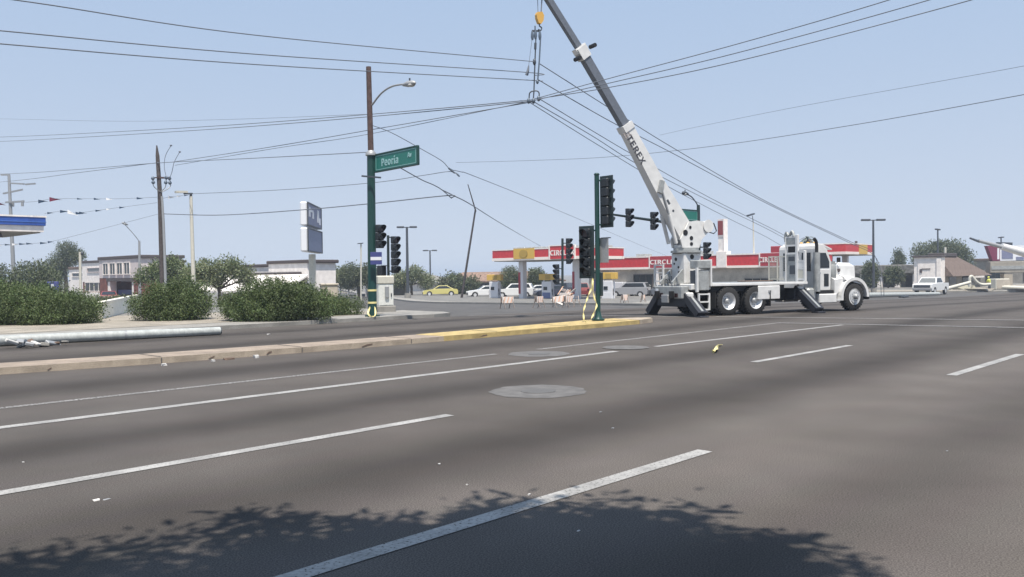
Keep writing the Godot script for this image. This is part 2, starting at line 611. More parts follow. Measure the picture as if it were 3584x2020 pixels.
	for c in [["bush_leaf", 0.078, 0.112, 0.042], ["tree_leaf", 0.115, 0.15, 0.07], ["far_leaf", 0.085, 0.105, 0.06], ["street_leaf", 0.035, 0.06, 0.02], ["palm_leaf", 0.11, 0.13, 0.1], ["pale_leaf", 0.15, 0.175, 0.1]]:
		var m := mk(c[0], lin(c[1], c[2], c[3]), 0.65)
		m.vertex_color_use_as_albedo = true
		m.backlight_enabled = true
		m.backlight = lin(0.18, 0.25, 0.08)


func ground_and_road():
	var s := Sh.new()
	sheet(s, [Vector2(-1500, -2500), Vector2(3000, -2500), Vector2(3000, 1500), Vector2(-1500, 1500)], -0.08)
	structure("ground", s, "desert")
	s = Sh.new()
	sheet(s, [Vector2(-150, -120), Vector2(250, -120), Vector2(250, 60), Vector2(-150, 60)], -0.014)
	structure("cross_street", s, "plain_asphalt")
	# the wide road: traffic has darkened the middle of every lane and bleached the rest
	var road := SurfaceTool.new()
	road.begin(Mesh.PRIMITIVE_TRIANGLES)
	var n1 := FastNoiseLite.new(); n1.seed = 7; n1.frequency = 0.05; n1.fractal_octaves = 3
	var n2 := FastNoiseLite.new(); n2.seed = 11; n2.frequency = 0.33; n2.fractal_octaves = 3
	var x0 := -40.0
	var z0 := -24.7
	var nx := 236
	var nz := 121
	var lanes := [-2.3, -5.6, -8.75, -13.6, -18.8, -22.4]
	for i in nx:
		var x := x0 + i * (0.5 if i < 160 else 0.5) + maxf(0.0, i - 160.0) * 2.0
		for j in nz:
			var z := z0 + j * 0.2
			var v := lerpf(0.19, 0.228, smoothstep(-5.6, -4.2, z)) + 0.014 * n1.get_noise_2d(x * 0.35, z * 1.2) + 0.011 * n2.get_noise_2d(x * 0.1, z * 1.6)
			for l in lanes:
				var k: float = (z - l) / (0.78 + 0.22 * n1.get_noise_2d(x * 0.3 + 40.0, l * 9.0))
				v *= 1.0 - (0.39 + 0.12 * n1.get_noise_2d(x * 0.35, l * 31.0)) * exp(-k * k)
			var warm := 0.5 + 0.5 * n1.get_noise_2d(x * 0.5 + 300.0, z)
			road.set_color(Color(v * (1.07 + 0.05 * warm), v * 0.992, v * (0.95 - 0.05 * warm)))
			road.set_uv(Vector2(x, z))
			road.add_vertex(on(x, z))
	for i in nx - 1:
		for j in nz - 1:
			var a := i * nz + j
			for k in [a, a + nz, a + nz + 1, a, a + nz + 1, a + 1]: road.add_index(k)
	road.generate_normals()
	structure("road", road.commit(), "asphalt")
	# painted lines
	var up := 0.005
	for d in [["lane_dash", -3.96, -18.0, -8.5], ["lane_dash", -3.96, -4.6, 6.72], ["lane_dash", -3.96, 13.88, 18.05], ["lane_dash", -7.2, -18.0, -9.5], ["lane_dash", -7.2, -5.5, 6.6], ["lane_dash", -7.2, 13.9, 18.2]]:
		s = Sh.new()
		sheet(s, strip(Vector2(d[2], d[1]), Vector2(d[3], d[1]), 0.15), up)
		structure(d[0], s, "road_paint")
	s = Sh.new()
	sheet(s, strip(Vector2(-30, -10.42), Vector2(14.2, -10.42), 0.18), up)
	sheet(s, strip(Vector2(15.6, -10.4), Vector2(25.0, -10.1), 0.15), up)
	structure("turn_lane_line", s, "road_paint")
	s = Sh.new()
	sheet(s, strip(Vector2(-30, -11.98), Vector2(12.3, -12.02), 0.14), up)
	sheet(s, strip(Vector2(13.6, -12.03), Vector2(25.1, -12.1), 0.14), up)
	structure("turn_lane_line", s, "worn_paint")
	s = Sh.new()
	sheet(s, strip(Vector2(24.9, -12.1), Vector2(26.9, -1.5), 0.28), 0.012)
	structure("crosswalk_line", s, "worn_paint")
	s = Sh.new()
	sheet(s, strip(Vector2(27.3, -15.6), Vector2(31.2, -2.0), 0.28), 0.012)
	structure("crosswalk_line", s, "worn_paint")
	s = Sh.new()
	sheet(s, strip(Vector2(24.0, -25.0), Vector2(27.0, -15.8), 0.25), 0.012)
	structure("crosswalk_line", s, "worn_paint")
	# concrete collars round the manholes
	for mh in [[8.72, -7.72, 0.66, 0.24], [12.85, -11.35, 0.62, 0.22], [15.0, -10.75, 0.5, 0.0]]:
		s = Sh.new()
		var ring := []
		for a in 40:
			var w := 1.0 + 0.05 * sin(a * 1.7) * sin(a * 0.6 + mh[0])
			ring.append(Vector2(mh[0], mh[1]) + Vector2(cos(TAU * a / 40), sin(TAU * a / 40)) * mh[2] * w)
		sheet(s, ring, 0.004 if mh[3] > 0 else 0.012)
		var o := structure("road_patch", s, "patch_concrete")
		if mh[3] > 0.0:
			s = Sh.new()
			s.cyl(Vector3(mh[0], 0.0, mh[1]), Vector3(mh[0], 0.009, mh[1]), mh[3], 28)
			part("manhole_cover", s, "iron", o)
	# raised ground beyond the far kerb
	var left := [Vector2(-60, -24.7), Vector2(19.6, -24.7), Vector2(21.8, -24.6), Vector2(23.2, -25.2), Vector2(24.1, -26.6), Vector2(24.5, -28.6), Vector2(25.0, -31), Vector2(36, -60), Vector2(56, -92), Vector2(110, -180), Vector2(-60, -180)]
	s = Sh.new()
	sheet(s, left, 0.13)
	skirt(s, left, 0.13)
	structure("sidewalk", s, "concrete")
	s = Sh.new()
	sheet(s, [Vector2(-60, -26.4), Vector2(18.6, -26.4), Vector2(21.6, -27.4), Vector2(22.6, -29.5), Vector2(23.2, -32.0), Vector2(24.6, -36.0), Vector2(-60, -36.0)], 0.138)
	structure("bare_ground", s, "dirt")
	s = Sh.new()
	sheet(s, [Vector2(-60, -36.0), Vector2(24.6, -36.0), Vector2(34.2, -60), Vector2(54, -92), Vector2(108, -180), Vector2(-60, -180)], 0.137)
	structure("parking_lot", s, "lot_asphalt")
	s = Sh.new()
	sheet(s, [Vector2(16.3, -26.6), Vector2(18.4, -26.6), Vector2(20.6, -27.5), Vector2(21.9, -29.6), Vector2(18.2, -30.2)], 0.145)
	structure("grass", s, "grass")
	# the station corner and everything along the far side past the crossing
	var right := [Vector2(41.6, -26.2), Vector2(43, -25.2), Vector2(46, -26.4), Vector2(50, -31), Vector2(58, -37), Vector2(104, -37.2), Vector2(110, -31), Vector2(113, -24.7), Vector2(600, -24.7), Vector2(600, -400), Vector2(260, -400), Vector2(72, -95), Vector2(56, -66), Vector2(49.5, -48.7), Vector2(44.4, -33), Vector2(42.2, -29)]
	s = Sh.new()
	sheet(s, right, 0.13)
	skirt(s, right, 0.13)
	structure("sidewalk", s, "concrete")
	s = Sh.new()
	sheet(s, [Vector2(46, -32.5), Vector2(57.5, -39), Vector2(105, -39.2), Vector2(112, -31), Vector2(115, -27), Vector2(600, -27), Vector2(600, -398), Vector2(262, -398), Vector2(74, -95), Vector2(58, -66), Vector2(51.4, -48.7)], 0.138)
	structure("parking_lot", s, "lot_asphalt")
	s = Sh.new()
	sheet(s, [Vector2(88, -38), Vector2(105, -38), Vector2(113.5, -27.5), Vector2(170, -28), Vector2(170, -34), Vector2(118, -36), Vector2(108, -44), Vector2(88, -42)], 0.146)
	structure("bare_ground", s, "dirt")
	s = Sh.new()
	var near := [Vector2(-60, -0.7), Vector2(36, -0.7), Vector2(38, 1.5), Vector2(39, 6), Vector2(-60, 6)]
	sheet(s, near, 0.13)
	skirt(s, near, 0.13)
	structure("sidewalk", s, "concrete")
	# the raised median, bare concrete with a yellow nose
	var m0 := [Vector2(-40, -17.0), Vector2(0, -16.85), Vector2(4.6, -16.35), Vector2(6.8, -15.95), Vector2(10.3, -15.6), Vector2(14.0, -15.45), Vector2(14.0, -16.5), Vector2(10.8, -16.6), Vector2(7.0, -16.95), Vector2(4.5, -17.35), Vector2(0, -17.8), Vector2(-40, -18.0)]
	var m1 := [Vector2(14.0, -15.45), Vector2(20.2, -15.4), Vector2(22.4, -15.45), Vector2(23.3, -15.65), Vector2(23.7, -16.0), Vector2(23.4, -16.4), Vector2(22.6, -16.8), Vector2(22, -16.95), Vector2(20, -16.8), Vector2(14.0, -16.5)]
	s = Sh.new()
	var top := Sh.new()
	sheet(top, m0, 0.12)
	skirt(s, m0, 0.12)
	var med := structure("median", top, "median_concrete")
	part("kerb_face", s, "median_face", med)
	s = Sh.new()
	sheet(s, m1, 0.125)
	skirt(s, m1, 0.125)
	part("painted_nose", s, "yellow_paint", med)
	s = Sh.new()
	sheet(s, [Vector2(22.3, -15.44), Vector2(23.3, -15.64), Vector2(23.71, -16.0), Vector2(23.41, -16.41), Vector2(22.7, -16.76)], 0.131)
	skirt(s, [Vector2(22.3, -15.42), Vector2(23.31, -15.63), Vector2(23.72, -16.0), Vector2(23.42, -16.42), Vector2(22.7, -16.77)], 0.131)
	part("worn_tip", s, "median_face", med)
	# saw cut joints and rubber scuffs along the kerb
	for k in 9:
		var x := -1.5 + k * 2.9
		var zf := -15.45 if x > 13.0 else (lerpf(-15.6, -15.45, (x - 10.3) / 3.7) if x > 10.3 else (lerpf(-15.95, -15.6, (x - 6.8) / 3.5) if x > 6.8 else (lerpf(-16.35, -15.95, (x - 4.6) / 2.2) if x > 4.6 else lerpf(-16.85, -16.35, maxf(x, 0.0) / 4.6))))
		s = Sh.new()
		s.box(Vector3(x, gh(x, zf) + 0.13, zf - 0.5), Vector3(0.018, 0.006, 0.94))
		s.box(Vector3(x, gh(x, zf) + 0.06, zf + 0.006), Vector3(0.018, 0.1, 0.008))
		part("joint", s, "iron", med)
	for c in [[2.9, 0.5], [5.3, 0.25], [8.1, 0.4], [9.3, 0.18], [11.6, 0.5], [15.2, 0.6], [18.4, 0.35]]:
		var x: float = c[0]
		var zf := -15.45 if x > 13.0 else (lerpf(-15.6, -15.45, (x - 10.3) / 3.7) if x > 10.3 else (lerpf(-15.95, -15.6, (x - 6.8) / 3.5) if x > 6.8 else (lerpf(-16.35, -15.95, (x - 4.6) / 2.2) if x > 4.6 else lerpf(-16.85, -16.35, x / 4.6))))
		s = Sh.new()
		s.hull8([Vector3(x, 0.03, zf + 0.012), Vector3(x + c[1], 0.05, zf + 0.012), Vector3(x + c[1], 0.09, zf + 0.012), Vector3(x + c[1] * 0.3, 0.075, zf + 0.012), Vector3(x, 0.03, zf - 0.05), Vector3(x + c[1], 0.05, zf - 0.05), Vector3(x + c[1], 0.09, zf - 0.05), Vector3(x + c[1] * 0.3, 0.075, zf - 0.05)])
		part("tyre_scuff", s, "rust", med)


func win(parent: Node, x0: float, x1: float, y0: float, y1: float, z: float, frame := "stucco_white", glass := "grey_glass", bars := 1):
	var s := Sh.new()
	s.box(Vector3((x0 + x1) / 2, (y0 + y1) / 2, z), Vector3(x1 - x0, y1 - y0, 0.05))
	var p := part("window", s, glass, parent)
	s = Sh.new()
	var w := 0.08
	s.box(Vector3((x0 + x1) / 2, y1 + w / 2, z + 0.03), Vector3(x1 - x0 + 2 * w, w, 0.12))
	s.box(Vector3((x0 + x1) / 2, y0 - w / 2, z + 0.03), Vector3(x1 - x0 + 2 * w, w, 0.12))
	for x in [x0 - w / 2, x1 + w / 2]: s.box(Vector3(x, (y0 + y1) / 2, z + 0.03), Vector3(w, y1 - y0, 0.12))
	for k in bars: s.box(Vector3(lerpf(x0, x1, (k + 1.0) / (bars + 1.0)), (y0 + y1) / 2, z + 0.035), Vector3(0.05, y1 - y0, 0.07))
	part("frame", s, frame, p)


func block(parent: Node, called: String, x0: float, x1: float, y0: float, y1: float, z0: float, z1: float, m: String, bevel := 0.0):
	var s := Sh.new()
	s.box(Vector3((x0 + x1) / 2, (y0 + y1) / 2, (z0 + z1) / 2), Vector3(x1 - x0, y1 - y0, z1 - z0), Transform3D(), bevel)
	return part(called, s, m, parent)


func far_buildings():
	# brick and white office on the left, seen from its parking side
	var o := thing("brick_building", "low brick and white building with stepped flat roofs and four square upper windows", "building", on(41.3, -102.0), -PI / 2)
	block(o, "wall", -18.2, -11.2, -0.3, 4.1, -10, -0.9, "stucco_white")
	block(o, "roof", -18.4, -11.1, 4.1, 4.45, -10.3, -0.8, "brown_roof", 0.05)
	block(o, "wall", -11.2, -4.0, 2.45, 4.8, -10, 0.0, "stucco_white")
	block(o, "wall", -11.2, -4.0, -0.3, 2.45, -10, -0.05, "brick")
	block(o, "roof", -11.3, -3.9, 4.8, 5.1, -10.2, 0.1, "dark_trim", 0.05)
	block(o, "wall", -4.0, 7.6, 2.9, 5.05, -4, 0.7, "stucco_pink")
	block(o, "roof", -4.2, 7.8, 5.05, 5.42, -4.3, 0.82, "dark_trim", 0.05)
	block(o, "pier", -4.0, -1.9, -0.3, 2.9, -1.0, 0.68, "brick")
	block(o, "pier", 5.6, 7.6, -0.3, 2.9, -1.0, 0.68, "brick")
	block(o, "back_wall", -1.9, 5.6, -0.3, 2.9, -4.0, -2.5, "stucco_grey")
	block(o, "column", -1.85, -1.15, -0.2, 2.9, -0.2, 0.6, "stucco_white", 0.04)
	block(o, "column", 4.9, 5.5, -0.2, 2.9, -0.2, 0.6, "stucco_white", 0.04)
	block(o, "lintel", -1.9, 5.6, 2.5, 2.9, 0.45, 0.72, "dark_trim")
	for k in 4: win(o, -2.7 + k * 2.0, -1.25 + k * 2.0, 3.35, 4.6, 0.7, "stucco_white", "dark_glass", 1)
	win(o, -9.4, -5.4, 3.7, 4.15, 0.0, "stucco_pink", "grey_glass", 0)
	win(o, -10.3, -4.8, 1.35, 2.35, -0.05, "stucco_white", "dark_glass", 3)
	block(o, "sill_panel", -10.5, -4.2, 0.45, 1.15, -0.04, 0.25, "stucco_white", 0.03)
	win(o, -17.0, -12.2, 3.2, 3.6, -0.9, "stucco_white", "dark_glass", 0)
	win(o, -1.2, 4.9, 0.9, 2.4, -2.5, "stucco_white", "grey_glass", 4)
	block(o, "canopy_band", -1.1, 4.9, 0.95, 1.5, -0.9, -0.3, "navy_sign")
	block(o, "low_wall", -1.8, 5.5, -0.3, 0.75, -0.1, 0.3, "red_dark")
	# white strip building beyond the middle shrubs
	o = thing("white_building", "long low white building with dark roof edge behind the shrubs and signboard", "building", on(37.0, -61.5), -PI / 2)
	block(o, "wall", -8.5, -0.4, -0.3, 3.25, -3, -0.6, "stucco_white")
	block(o, "roof", -8.7, -0.4, 3.25, 3.5, -3.2, -0.5, "dark_trim", 0.05)
	block(o, "wall", -0.4, 5.2, -0.3, 3.45, -2.6, 0.0, "stucco_white")
	block(o, "roof", -0.6, 5.4, 3.45, 3.72, -2.8, 0.1, "dark_trim", 0.05)
	block(o, "trim", -7.6, 4.4, 2.62, 2.78, -0.5, 0.06, "dark_trim")
	var s := Sh.new()
	s.hull8([Vector3(-8.6, 1.2, 2.4), Vector3(-8.6, 1.35, 2.4), Vector3(-8.6, 2.6, 0.05), Vector3(-8.6, 2.45, 0.05), Vector3(5.4, 1.2, 2.4), Vector3(5.4, 1.35, 2.4), Vector3(5.4, 2.6, 0.05), Vector3(5.4, 2.45, 0.05)])
	part("awning", s, "stucco_white", o)
	for x in [-8.2, -4.0, 0.4, 4.8]: block(o, "post", x - 0.1, x + 0.1, -0.2, 1.3, 2.1, 2.3, "stucco_white")
	win(o, 2.8, 4.9, 0.6, 2.0, 0.01, "stucco_white", "dark_glass", 1)
	win(o, -7.0, -1.4, 0.5, 2.1, -0.59, "stucco_white", "dark_glass", 3)
	# tan roofed building left of the petrol station
	o = thing("tan_roofed_building", "low building with tan sloping roof behind the left end of the fuel canopy", "building", on(97.5, -100.0), -PI / 2)
	block(o, "wall", -7.0, 10.5, -0.3, 1.6, -9, -0.6, "stucco_grey")
	s = Sh.new()
	s.hull8([Vector3(-7.8, 1.55, 0.4), Vector3(-7.8, 1.75, 0.4), Vector3(-5.8, 3.25, -3), Vector3(-5.8, 3.05, -3), Vector3(11.2, 1.55, 0.4), Vector3(11.2, 1.75, 0.4), Vector3(11.0, 3.25, -3), Vector3(11.0, 3.05, -3)])
	s.hull8([Vector3(-5.8, 3.05, -3), Vector3(-5.8, 3.24, -3), Vector3(-7.8, 1.75, -10), Vector3(-7.8, 1.55, -10), Vector3(11.0, 3.05, -3), Vector3(11.0, 3.24, -3), Vector3(11.2, 1.75, -10), Vector3(11.2, 1.55, -10)])
	part("roof", s, "tan_roof", o)
	win(o, -2.6, 4.6, 0.1, 1.35, -0.59, "dark_trim", "dark_glass", 4)
	win(o, 6.0, 9.5, 0.1, 1.35, -0.59, "dark_trim", "dark_glass", 2)
	# pale low houses far down the cross street
	o = thing("grey_roofed_house", "far pale house with low grey hip roof right of the white cabinet", "house", on(95.0, -118.0), -PI / 2 - 0.2)
	block(o, "wall", -9, 9, -0.3, 1.5, -8, 0, "stucco_white")
	s = Sh.new()
	s.hull8([Vector3(-9.8, 1.45, 0.8), Vector3(9.8, 1.45, 0.8), Vector3(9.8, 1.45, -8.8), Vector3(-9.8, 1.45, -8.8), Vector3(-4, 3.2, -3.6), Vector3(4, 3.2, -3.6), Vector3(4, 3.2, -4.4), Vector3(-4, 3.2, -4.4)])
	part("roof", s, "grey_roof", o)
	for x in [-6.0, -1.0, 4.0]: win(o, x, x + 2.0, 0.5, 1.2, 0.01, "stucco_white", "dark_glass", 1)
	o = thing("long_pale_shed", "long pale open carport far left of the green signal post", "carport", Vector3(71.365, -1.1, -96.34), -PI / 2 - 0.3)
	block(o, "roof", -9, 6, 2.0, 2.25, -5, 0, "stucco_white")
	block(o, "wall", -9, 6, -0.2, 2.0, -5, -4.6, "stucco_grey")
	for x in [-8.5, -4.8, -1.0, 2.6, 5.6]: block(o, "post", x - 0.08, x + 0.08, -0.2, 2.0, -0.4, -0.2, "stucco_white")
	# right: white fronted restaurant with a brown mansard roof
	o = thing("mansard_restaurant", "white fronted low restaurant with brown sloping roof behind the white pickup", "building", on(120.3, -37.0), -PI / 2)
	block(o, "wall", -1.9, 1.6, -0.4, 4.35, -1.2, 0.0, "stucco_white")
	block(o, "cornice", -2.1, 1.75, 4.35, 4.6, -1.3, 0.3, "dark_trim", 0.04)
	block(o, "panel", -1.4, 0.9, 0.9, 3.9, 0.0, 0.1, "stucco_white")
	block(o, "pilaster", 0.95, 1.55, -0.3, 4.2, 0.0, 0.25, "stucco_white", 0.04)
	block(o, "sign_bar", -0.9, 0.2, 2.75, 2.87, 0.1, 0.16, "dark_trim")
	block(o, "sign_mark", -1.15, -0.85, 2.3, 2.8, 0.1, 0.16, "dark_trim")
	block(o, "lamp", -0.95, -0.75, 1.0, 1.5, 0.1, 0.3, "dark_trim")
	block(o, "wall", -1.7, 1.55, -0.4, 2.0, -18, -1.2, "stucco_grey")
	s = Sh.new()
	s.hull8([Vector3(-1.8, 1.8, -1.25), Vector3(2.6, 1.8, -1.25), Vector3(2.6, 1.8, -20), Vector3(-1.8, 1.8, -20), Vector3(-1.6, 4.5, -1.3), Vector3(0.6, 4.5, -1.3), Vector3(0.6, 4.5, -10), Vector3(-1.6, 4.5, -10)])
	part("roof", s, "brown_roof", o)
	block(o, "roof_ridge", -1.2, 0.8, 4.5, 4.95, -9.5, -3.5, "dark_trim", 0.05)
	block(o, "door", 1.56, 1.62, -0.2, 1.7, -6.0, -3.0, "dark_glass")
	block(o, "door", 1.56, 1.62, 0.2, 1.7, -14.0, -9.0, "dark_glass")
	block(o, "fascia_sign", 2.3, 2.7, 1.5, 1.75, -15.5, -11.0, "stucco_white")
	o = thing("arcade_building", "low grey brown building with white arcade posts behind the truck's bonnet", "building", on(131.5, -46.0), -PI / 2)
	block(o, "wall", -8, 4.5, -0.4, 2.2, -8, -2.0, "stucco_grey")
	block(o, "roof", -8.6, 5.0, 2.2, 3.5, -8.5, 0.4, "grey_roof", 0.08)
	for k in 5:
		block(o, "post", -6.9 + k * 2.55, -6.15 + k * 2.55, -0.4, 2.2, -0.5, 0.1, "stucco_white", 0.03)
		block(o, "opening", -6.0 + k * 2.55, -4.5 + k * 2.55, -0.3, 1.8, -2.0, -1.95, "dark_trim")
	o = thing("brown_wall_building", "low brown building behind the pole sign at the right edge", "building", Vector3(170.278, -1.1, -37.76), -PI / 2)
	block(o, "wall", -7, 9, -0.4, 4.2, -8, 0, "stucco_grey")
	block(o, "roof", -7.4, 9.4, 4.2, 4.6, -8.4, 0.4, "brown_roof", 0.06)
	win(o, -5, -2, 0.5, 2.4, 0.01, "dark_trim", "dark_glass", 1)
	win(o, 1, 5, 0.5, 2.4, 0.01, "dark_trim", "dark_glass", 2)
	# blue and white canopy at the left edge
	o = thing("blue_canopy", "blue and white fuel canopy corner entering from the left edge", "canopy", Vector3(22.4, gh(22.4, -68.2), -68.2))
	block(o, "fascia", -14, 0, 6.25, 6.86, -9, 0, "blue_fascia", 0.03)
	block(o, "fascia_stripe", -14, 0.03, 6.5, 6.55, -9, 0.03, "blue_stripe")
	block(o, "top_edge", -14, 0.04, 6.862, 6.98, -9, 0.04, "stucco_white")
	block(o, "soffit_band", -13.9, -0.12, 5.8, 6.248, -8.9, -0.12, "stucco_white")
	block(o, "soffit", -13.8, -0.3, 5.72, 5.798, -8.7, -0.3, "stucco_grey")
	for x in [-11.5, -5.6]: block(o, "column", x, x + 0.5, -0.3, 5.72, -4.6, -4.1, "stucco_white", 0.03)
	s = Sh.new()
	s.cyl(Vector3(-2.9, 5.4, -1.0), Vector3(-2.9, 5.72, -1.0), 0.32, 14, 0.2)
	part("lamp", s, "dark_trim", o)


func letters_on(parent: Node, words: String, h: float, at: Vector3, m := "stucco_white", wide := 1.0):
	# each word its own raised lettering
	var x := 0.0
	var made := []
	for w in words.split(" "):
		var t := text(w, h, 0.04)
		var width: float = t.get_aabb().size.x * wide
		var o := part("lettering", t, m, parent)
		o.scale = Vector3(wide, 1, 1)
		made.append([o, x + width / 2])
		x += width + h * 0.45
	for e in made: e[0].position = at + Vector3(e[1] - (x - h * 0.45) / 2, 0, 0)


func pump(label: String, at: Vector3, body: String):
	var o := thing("fuel_pump", label, "fuel pump", at, -PI / 2 + 0.1, "fuel pumps under the red canopy")
	block(o, "island", -0.9, 0.9, 0.0, 0.16, -0.5, 0.5, "concrete", 0.03)
	block(o, "cabinet", -0.62, 0.62, 0.16, 1.95, -0.28, 0.28, "pump_white", 0.04)
	block(o, "base_panel", -0.5, 0.5, 0.2, 0.8, 0.28, 0.31, body)
	block(o, "screen", -0.35, 0.1, 1.05, 1.4, 0.28, 0.32, "dark_glass")
	for x in [-0.5, 0.5]: block(o, "post", x - 0.06, x + 0.06, 1.95, 2.2, -0.08, 0.08, "pump_white")
	var t = block(o, "topper", -1.0, 1.0, 2.1, 2.75, -0.22, 0.22, "logo_yellow", 0.03)
	block(t, "badge", -0.15, 0.45, 2.2, 2.65, 0.222, 0.25, "logo_gold")
	for sx in [-1, 1]:
		var s := Sh.new()
		s.tube(smooth([Vector3(0.58 * sx, 1.3, 0.1), Vector3(0.72 * sx, 1.0, 0.16), Vector3(0.7 * sx, 0.5, 0.16), Vector3(0.6 * sx, 0.9, 0.14)], 6), 0.02, 6)
		s.box(Vector3(0.6 * sx, 1.0, 0.14), Vector3(0.08, 0.25, 0.1))
		part("hose", s, "frame_black", o)


func gas_station():
	# store
	var o := thing("convenience_store", "long red fascia convenience store behind the crane truck", "shop", on(82.0, -51.4), -PI / 2)
	block(o, "wall", -13.0, 13.0, -0.3, 3.15, -10, -0.35, "stucco_beige")
	var f = block(o, "fascia", -13.1, 13.1, 3.4, 4.5, -10.1, 0.0, "red_fascia", 0.02)
	block(f, "white_edge", -13.14, 13.14, 4.502, 4.64, -10.14, 0.05, "stucco_white")
	block(o, "soffit_band", -13.14, 13.14, 3.15, 3.398, -10.14, 0.04, "barricade_white")
	for c in [[-3.9, 0.3, -1.85, 1.75], [9.7, 12.1, 10.9, 1.0]]:
		var p = block(o, "sign_panel", c[0], c[1], 3.3, 4.6, -0.05, 0.07, "red_dark")
		for x in [c[0], c[1]]: block(p, "border", x - 0.07, x + 0.07, 3.22, 4.68, -0.04, 0.1, "stucco_white")
		letters_on(p, "CIRCLE K", 0.5, Vector3(c[2], 3.93, 0.08), "stucco_white", 1.4 if c[3] > 1.2 else 0.85)
	block(o, "parapet", 10.9, 12.6, 4.62, 5.3, -3.0, 0.02, "red_dark", 0.03)
	block(o, "rooftop_unit", -9.0, -7.6, 4.62, 5.05, -6, -4.6, "truck_grey", 0.03)
	block(o, "rooftop_unit", -1.2, 0.6, 4.62, 5.2, -6.5, -5, "truck_grey", 0.03)
	var t := group_part("sign_tower", o)
	block(t, "upper_panel", 4.85, 5.55, 6.5, 8.4, -0.75, 0.06, "stucco_pink", 0.02)
	block(t, "red_panel", 4.9, 5.5, 6.7, 8.2, 0.062, 0.075, "car_red")
	block(t, "white_side", 5.552, 5.6, 3.5, 8.42, -0.78, 0.08, "stucco_white")
	block(t, "shaft", 4.9, 5.55, 4.7, 6.5, -0.7, 0.0, "stucco_white")
	block(t, "base", 4.7, 5.9, 3.2, 4.95, -0.9, 0.12, "stucco_white", 0.02)
	win(o, -6.3, -3.8, 0.0, 2.5, -0.34, "dark_trim", "dark_glass", 2)
	win(o, -2.6, 2.4, 0.3, 2.4, -0.34, "stucco_white", "dark_glass", 3)
	win(o, 7.8, 11.4, 0.9, 2.0, -0.34, "stucco_grey", "dark_glass", 3)
	block(o, "ice_chest", -9.4, -7.4, -0.1, 1.7, -0.35, 0.5, "pump_white", 0.04)
	block(o, "banner", -12.2, -10.6, 0.6, 2.0, -0.34, -0.28, "navy_sign")
	block(o, "pillar", -3.2, -2.8, -0.3, 3.15, -0.3, -0.02, "stucco_white")
	# main canopy
	o = thing("fuel_canopy", "red and white fuel canopy with yellow badge left of the median signals", "canopy", on(66.1, -52.3), -PI / 2)
	f = block(o, "fascia", -12.65, 0.0, 4.45, 5.25, -6.7, 0.0, "red_fascia", 0.02)
	block(f, "white_edge", -12.68, 0.03, 5.252, 5.36, -6.73, 0.03, "stucco_white")
	block(o, "soffit_band", -12.68, 0.03, 4.15, 4.448, -6.73, 0.03, "barricade_white")
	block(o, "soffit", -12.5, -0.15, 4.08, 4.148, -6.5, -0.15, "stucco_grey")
	var c2 = block(o, "centre_panel", -4.4, -1.1, 4.2, 5.5, -0.06, 0.08, "red_fascia")
	for x in [-4.4, -1.1]: block(c2, "border", x - 0.08, x + 0.08, 4.12, 5.58, -0.05, 0.12, "stucco_white")
	block(c2, "border", -4.4, -1.1, 5.5, 5.6, -0.05, 0.115, "stucco_white")
	letters_on(c2, "CIRCLE K", 0.52, Vector3(-2.72, 4.8, 0.09), "stucco_white", 1.05)
	var y2 = block(o, "yellow_panel", -9.45, -6.5, 4.3, 5.4, -0.05, 0.06, "logo_yellow")
	var s := Sh.new()
	var poly := []
	for k in 20: poly.append(Vector2(-8.0 + 0.62 * cos(TAU * k / 20), 4.85 + 0.42 * sin(TAU * k / 20)))
	s.prism(poly, 0.06, 0.09)
	part("badge", s, "logo_gold", y2)
	s = Sh.new()
	for k in 5: s.box(Vector3(-10.3 + k * 2.2, 5.5, -3.3 - 0.2 * k), Vector3(1.7, 0.22, 3.2), Transform3D(), 0.05)
	part("roof_deck", s, "truck_grey", o)
	for c in [[-61.878, 1.5], [-55.079, 2.3]]:
		var x: float = c[0] + 52.3
		var q = block(o, "column", x - 0.32, x + 0.32, -0.1, 4.08, -c[1] - 0.32, -c[1] + 0.32, "pump_white", 0.03)
		block(q, "red_stripe", x - 0.322, x - 0.04, 0.6, 2.9, -c[1] + 0.322, -c[1] + 0.35, "red_dark")
	pump("fuel pump with yellow topper under the canopy's left end", on(67.5, -65.965), "pump_white")
	pump("fuel pump with blue lower panel behind the barricades", on(67.5, -58.238), "pump_blue")
	pump("fuel pump with yellow topper right of the median signal pole", on(67.5, -50.404), "pump_white")
	# second canopy, behind the cab
	o = thing("fuel_canopy", "second red fuel canopy with yellow badge behind the truck's cab roof", "canopy", on(94.8, -37.9), -PI / 2)
	f = block(o, "fascia", -5.2, 0.0, 4.85, 5.7, -8.3, 0.0, "red_fascia", 0.02)
	block(f, "white_edge", -5.23, 0.03, 5.702, 5.82, -8.33, 0.03, "stucco_white")
	block(o, "soffit_band", -5.23, 0.03, 4.55, 4.848, -8.33, 0.03, "barricade_white")
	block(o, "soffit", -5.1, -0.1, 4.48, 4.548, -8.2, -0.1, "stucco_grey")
	block(o, "yellow_panel", -0.02, 0.05, 4.6, 5.68, -6.3, -3.8, "logo_yellow")
	for z in [-1.8, -6.4]: block(o, "column", -2.9, -2.3, -0.2, 4.48, z - 0.3, z + 0.3, "pump_white", 0.03)
	s = Sh.new()
	s.box(Vector3(-1.0, 6.0, -5.6), Vector3(0.25, 0.35, 0.25), Transform3D(), 0.03)
	part("roof_vent", s, "dark_trim", o)


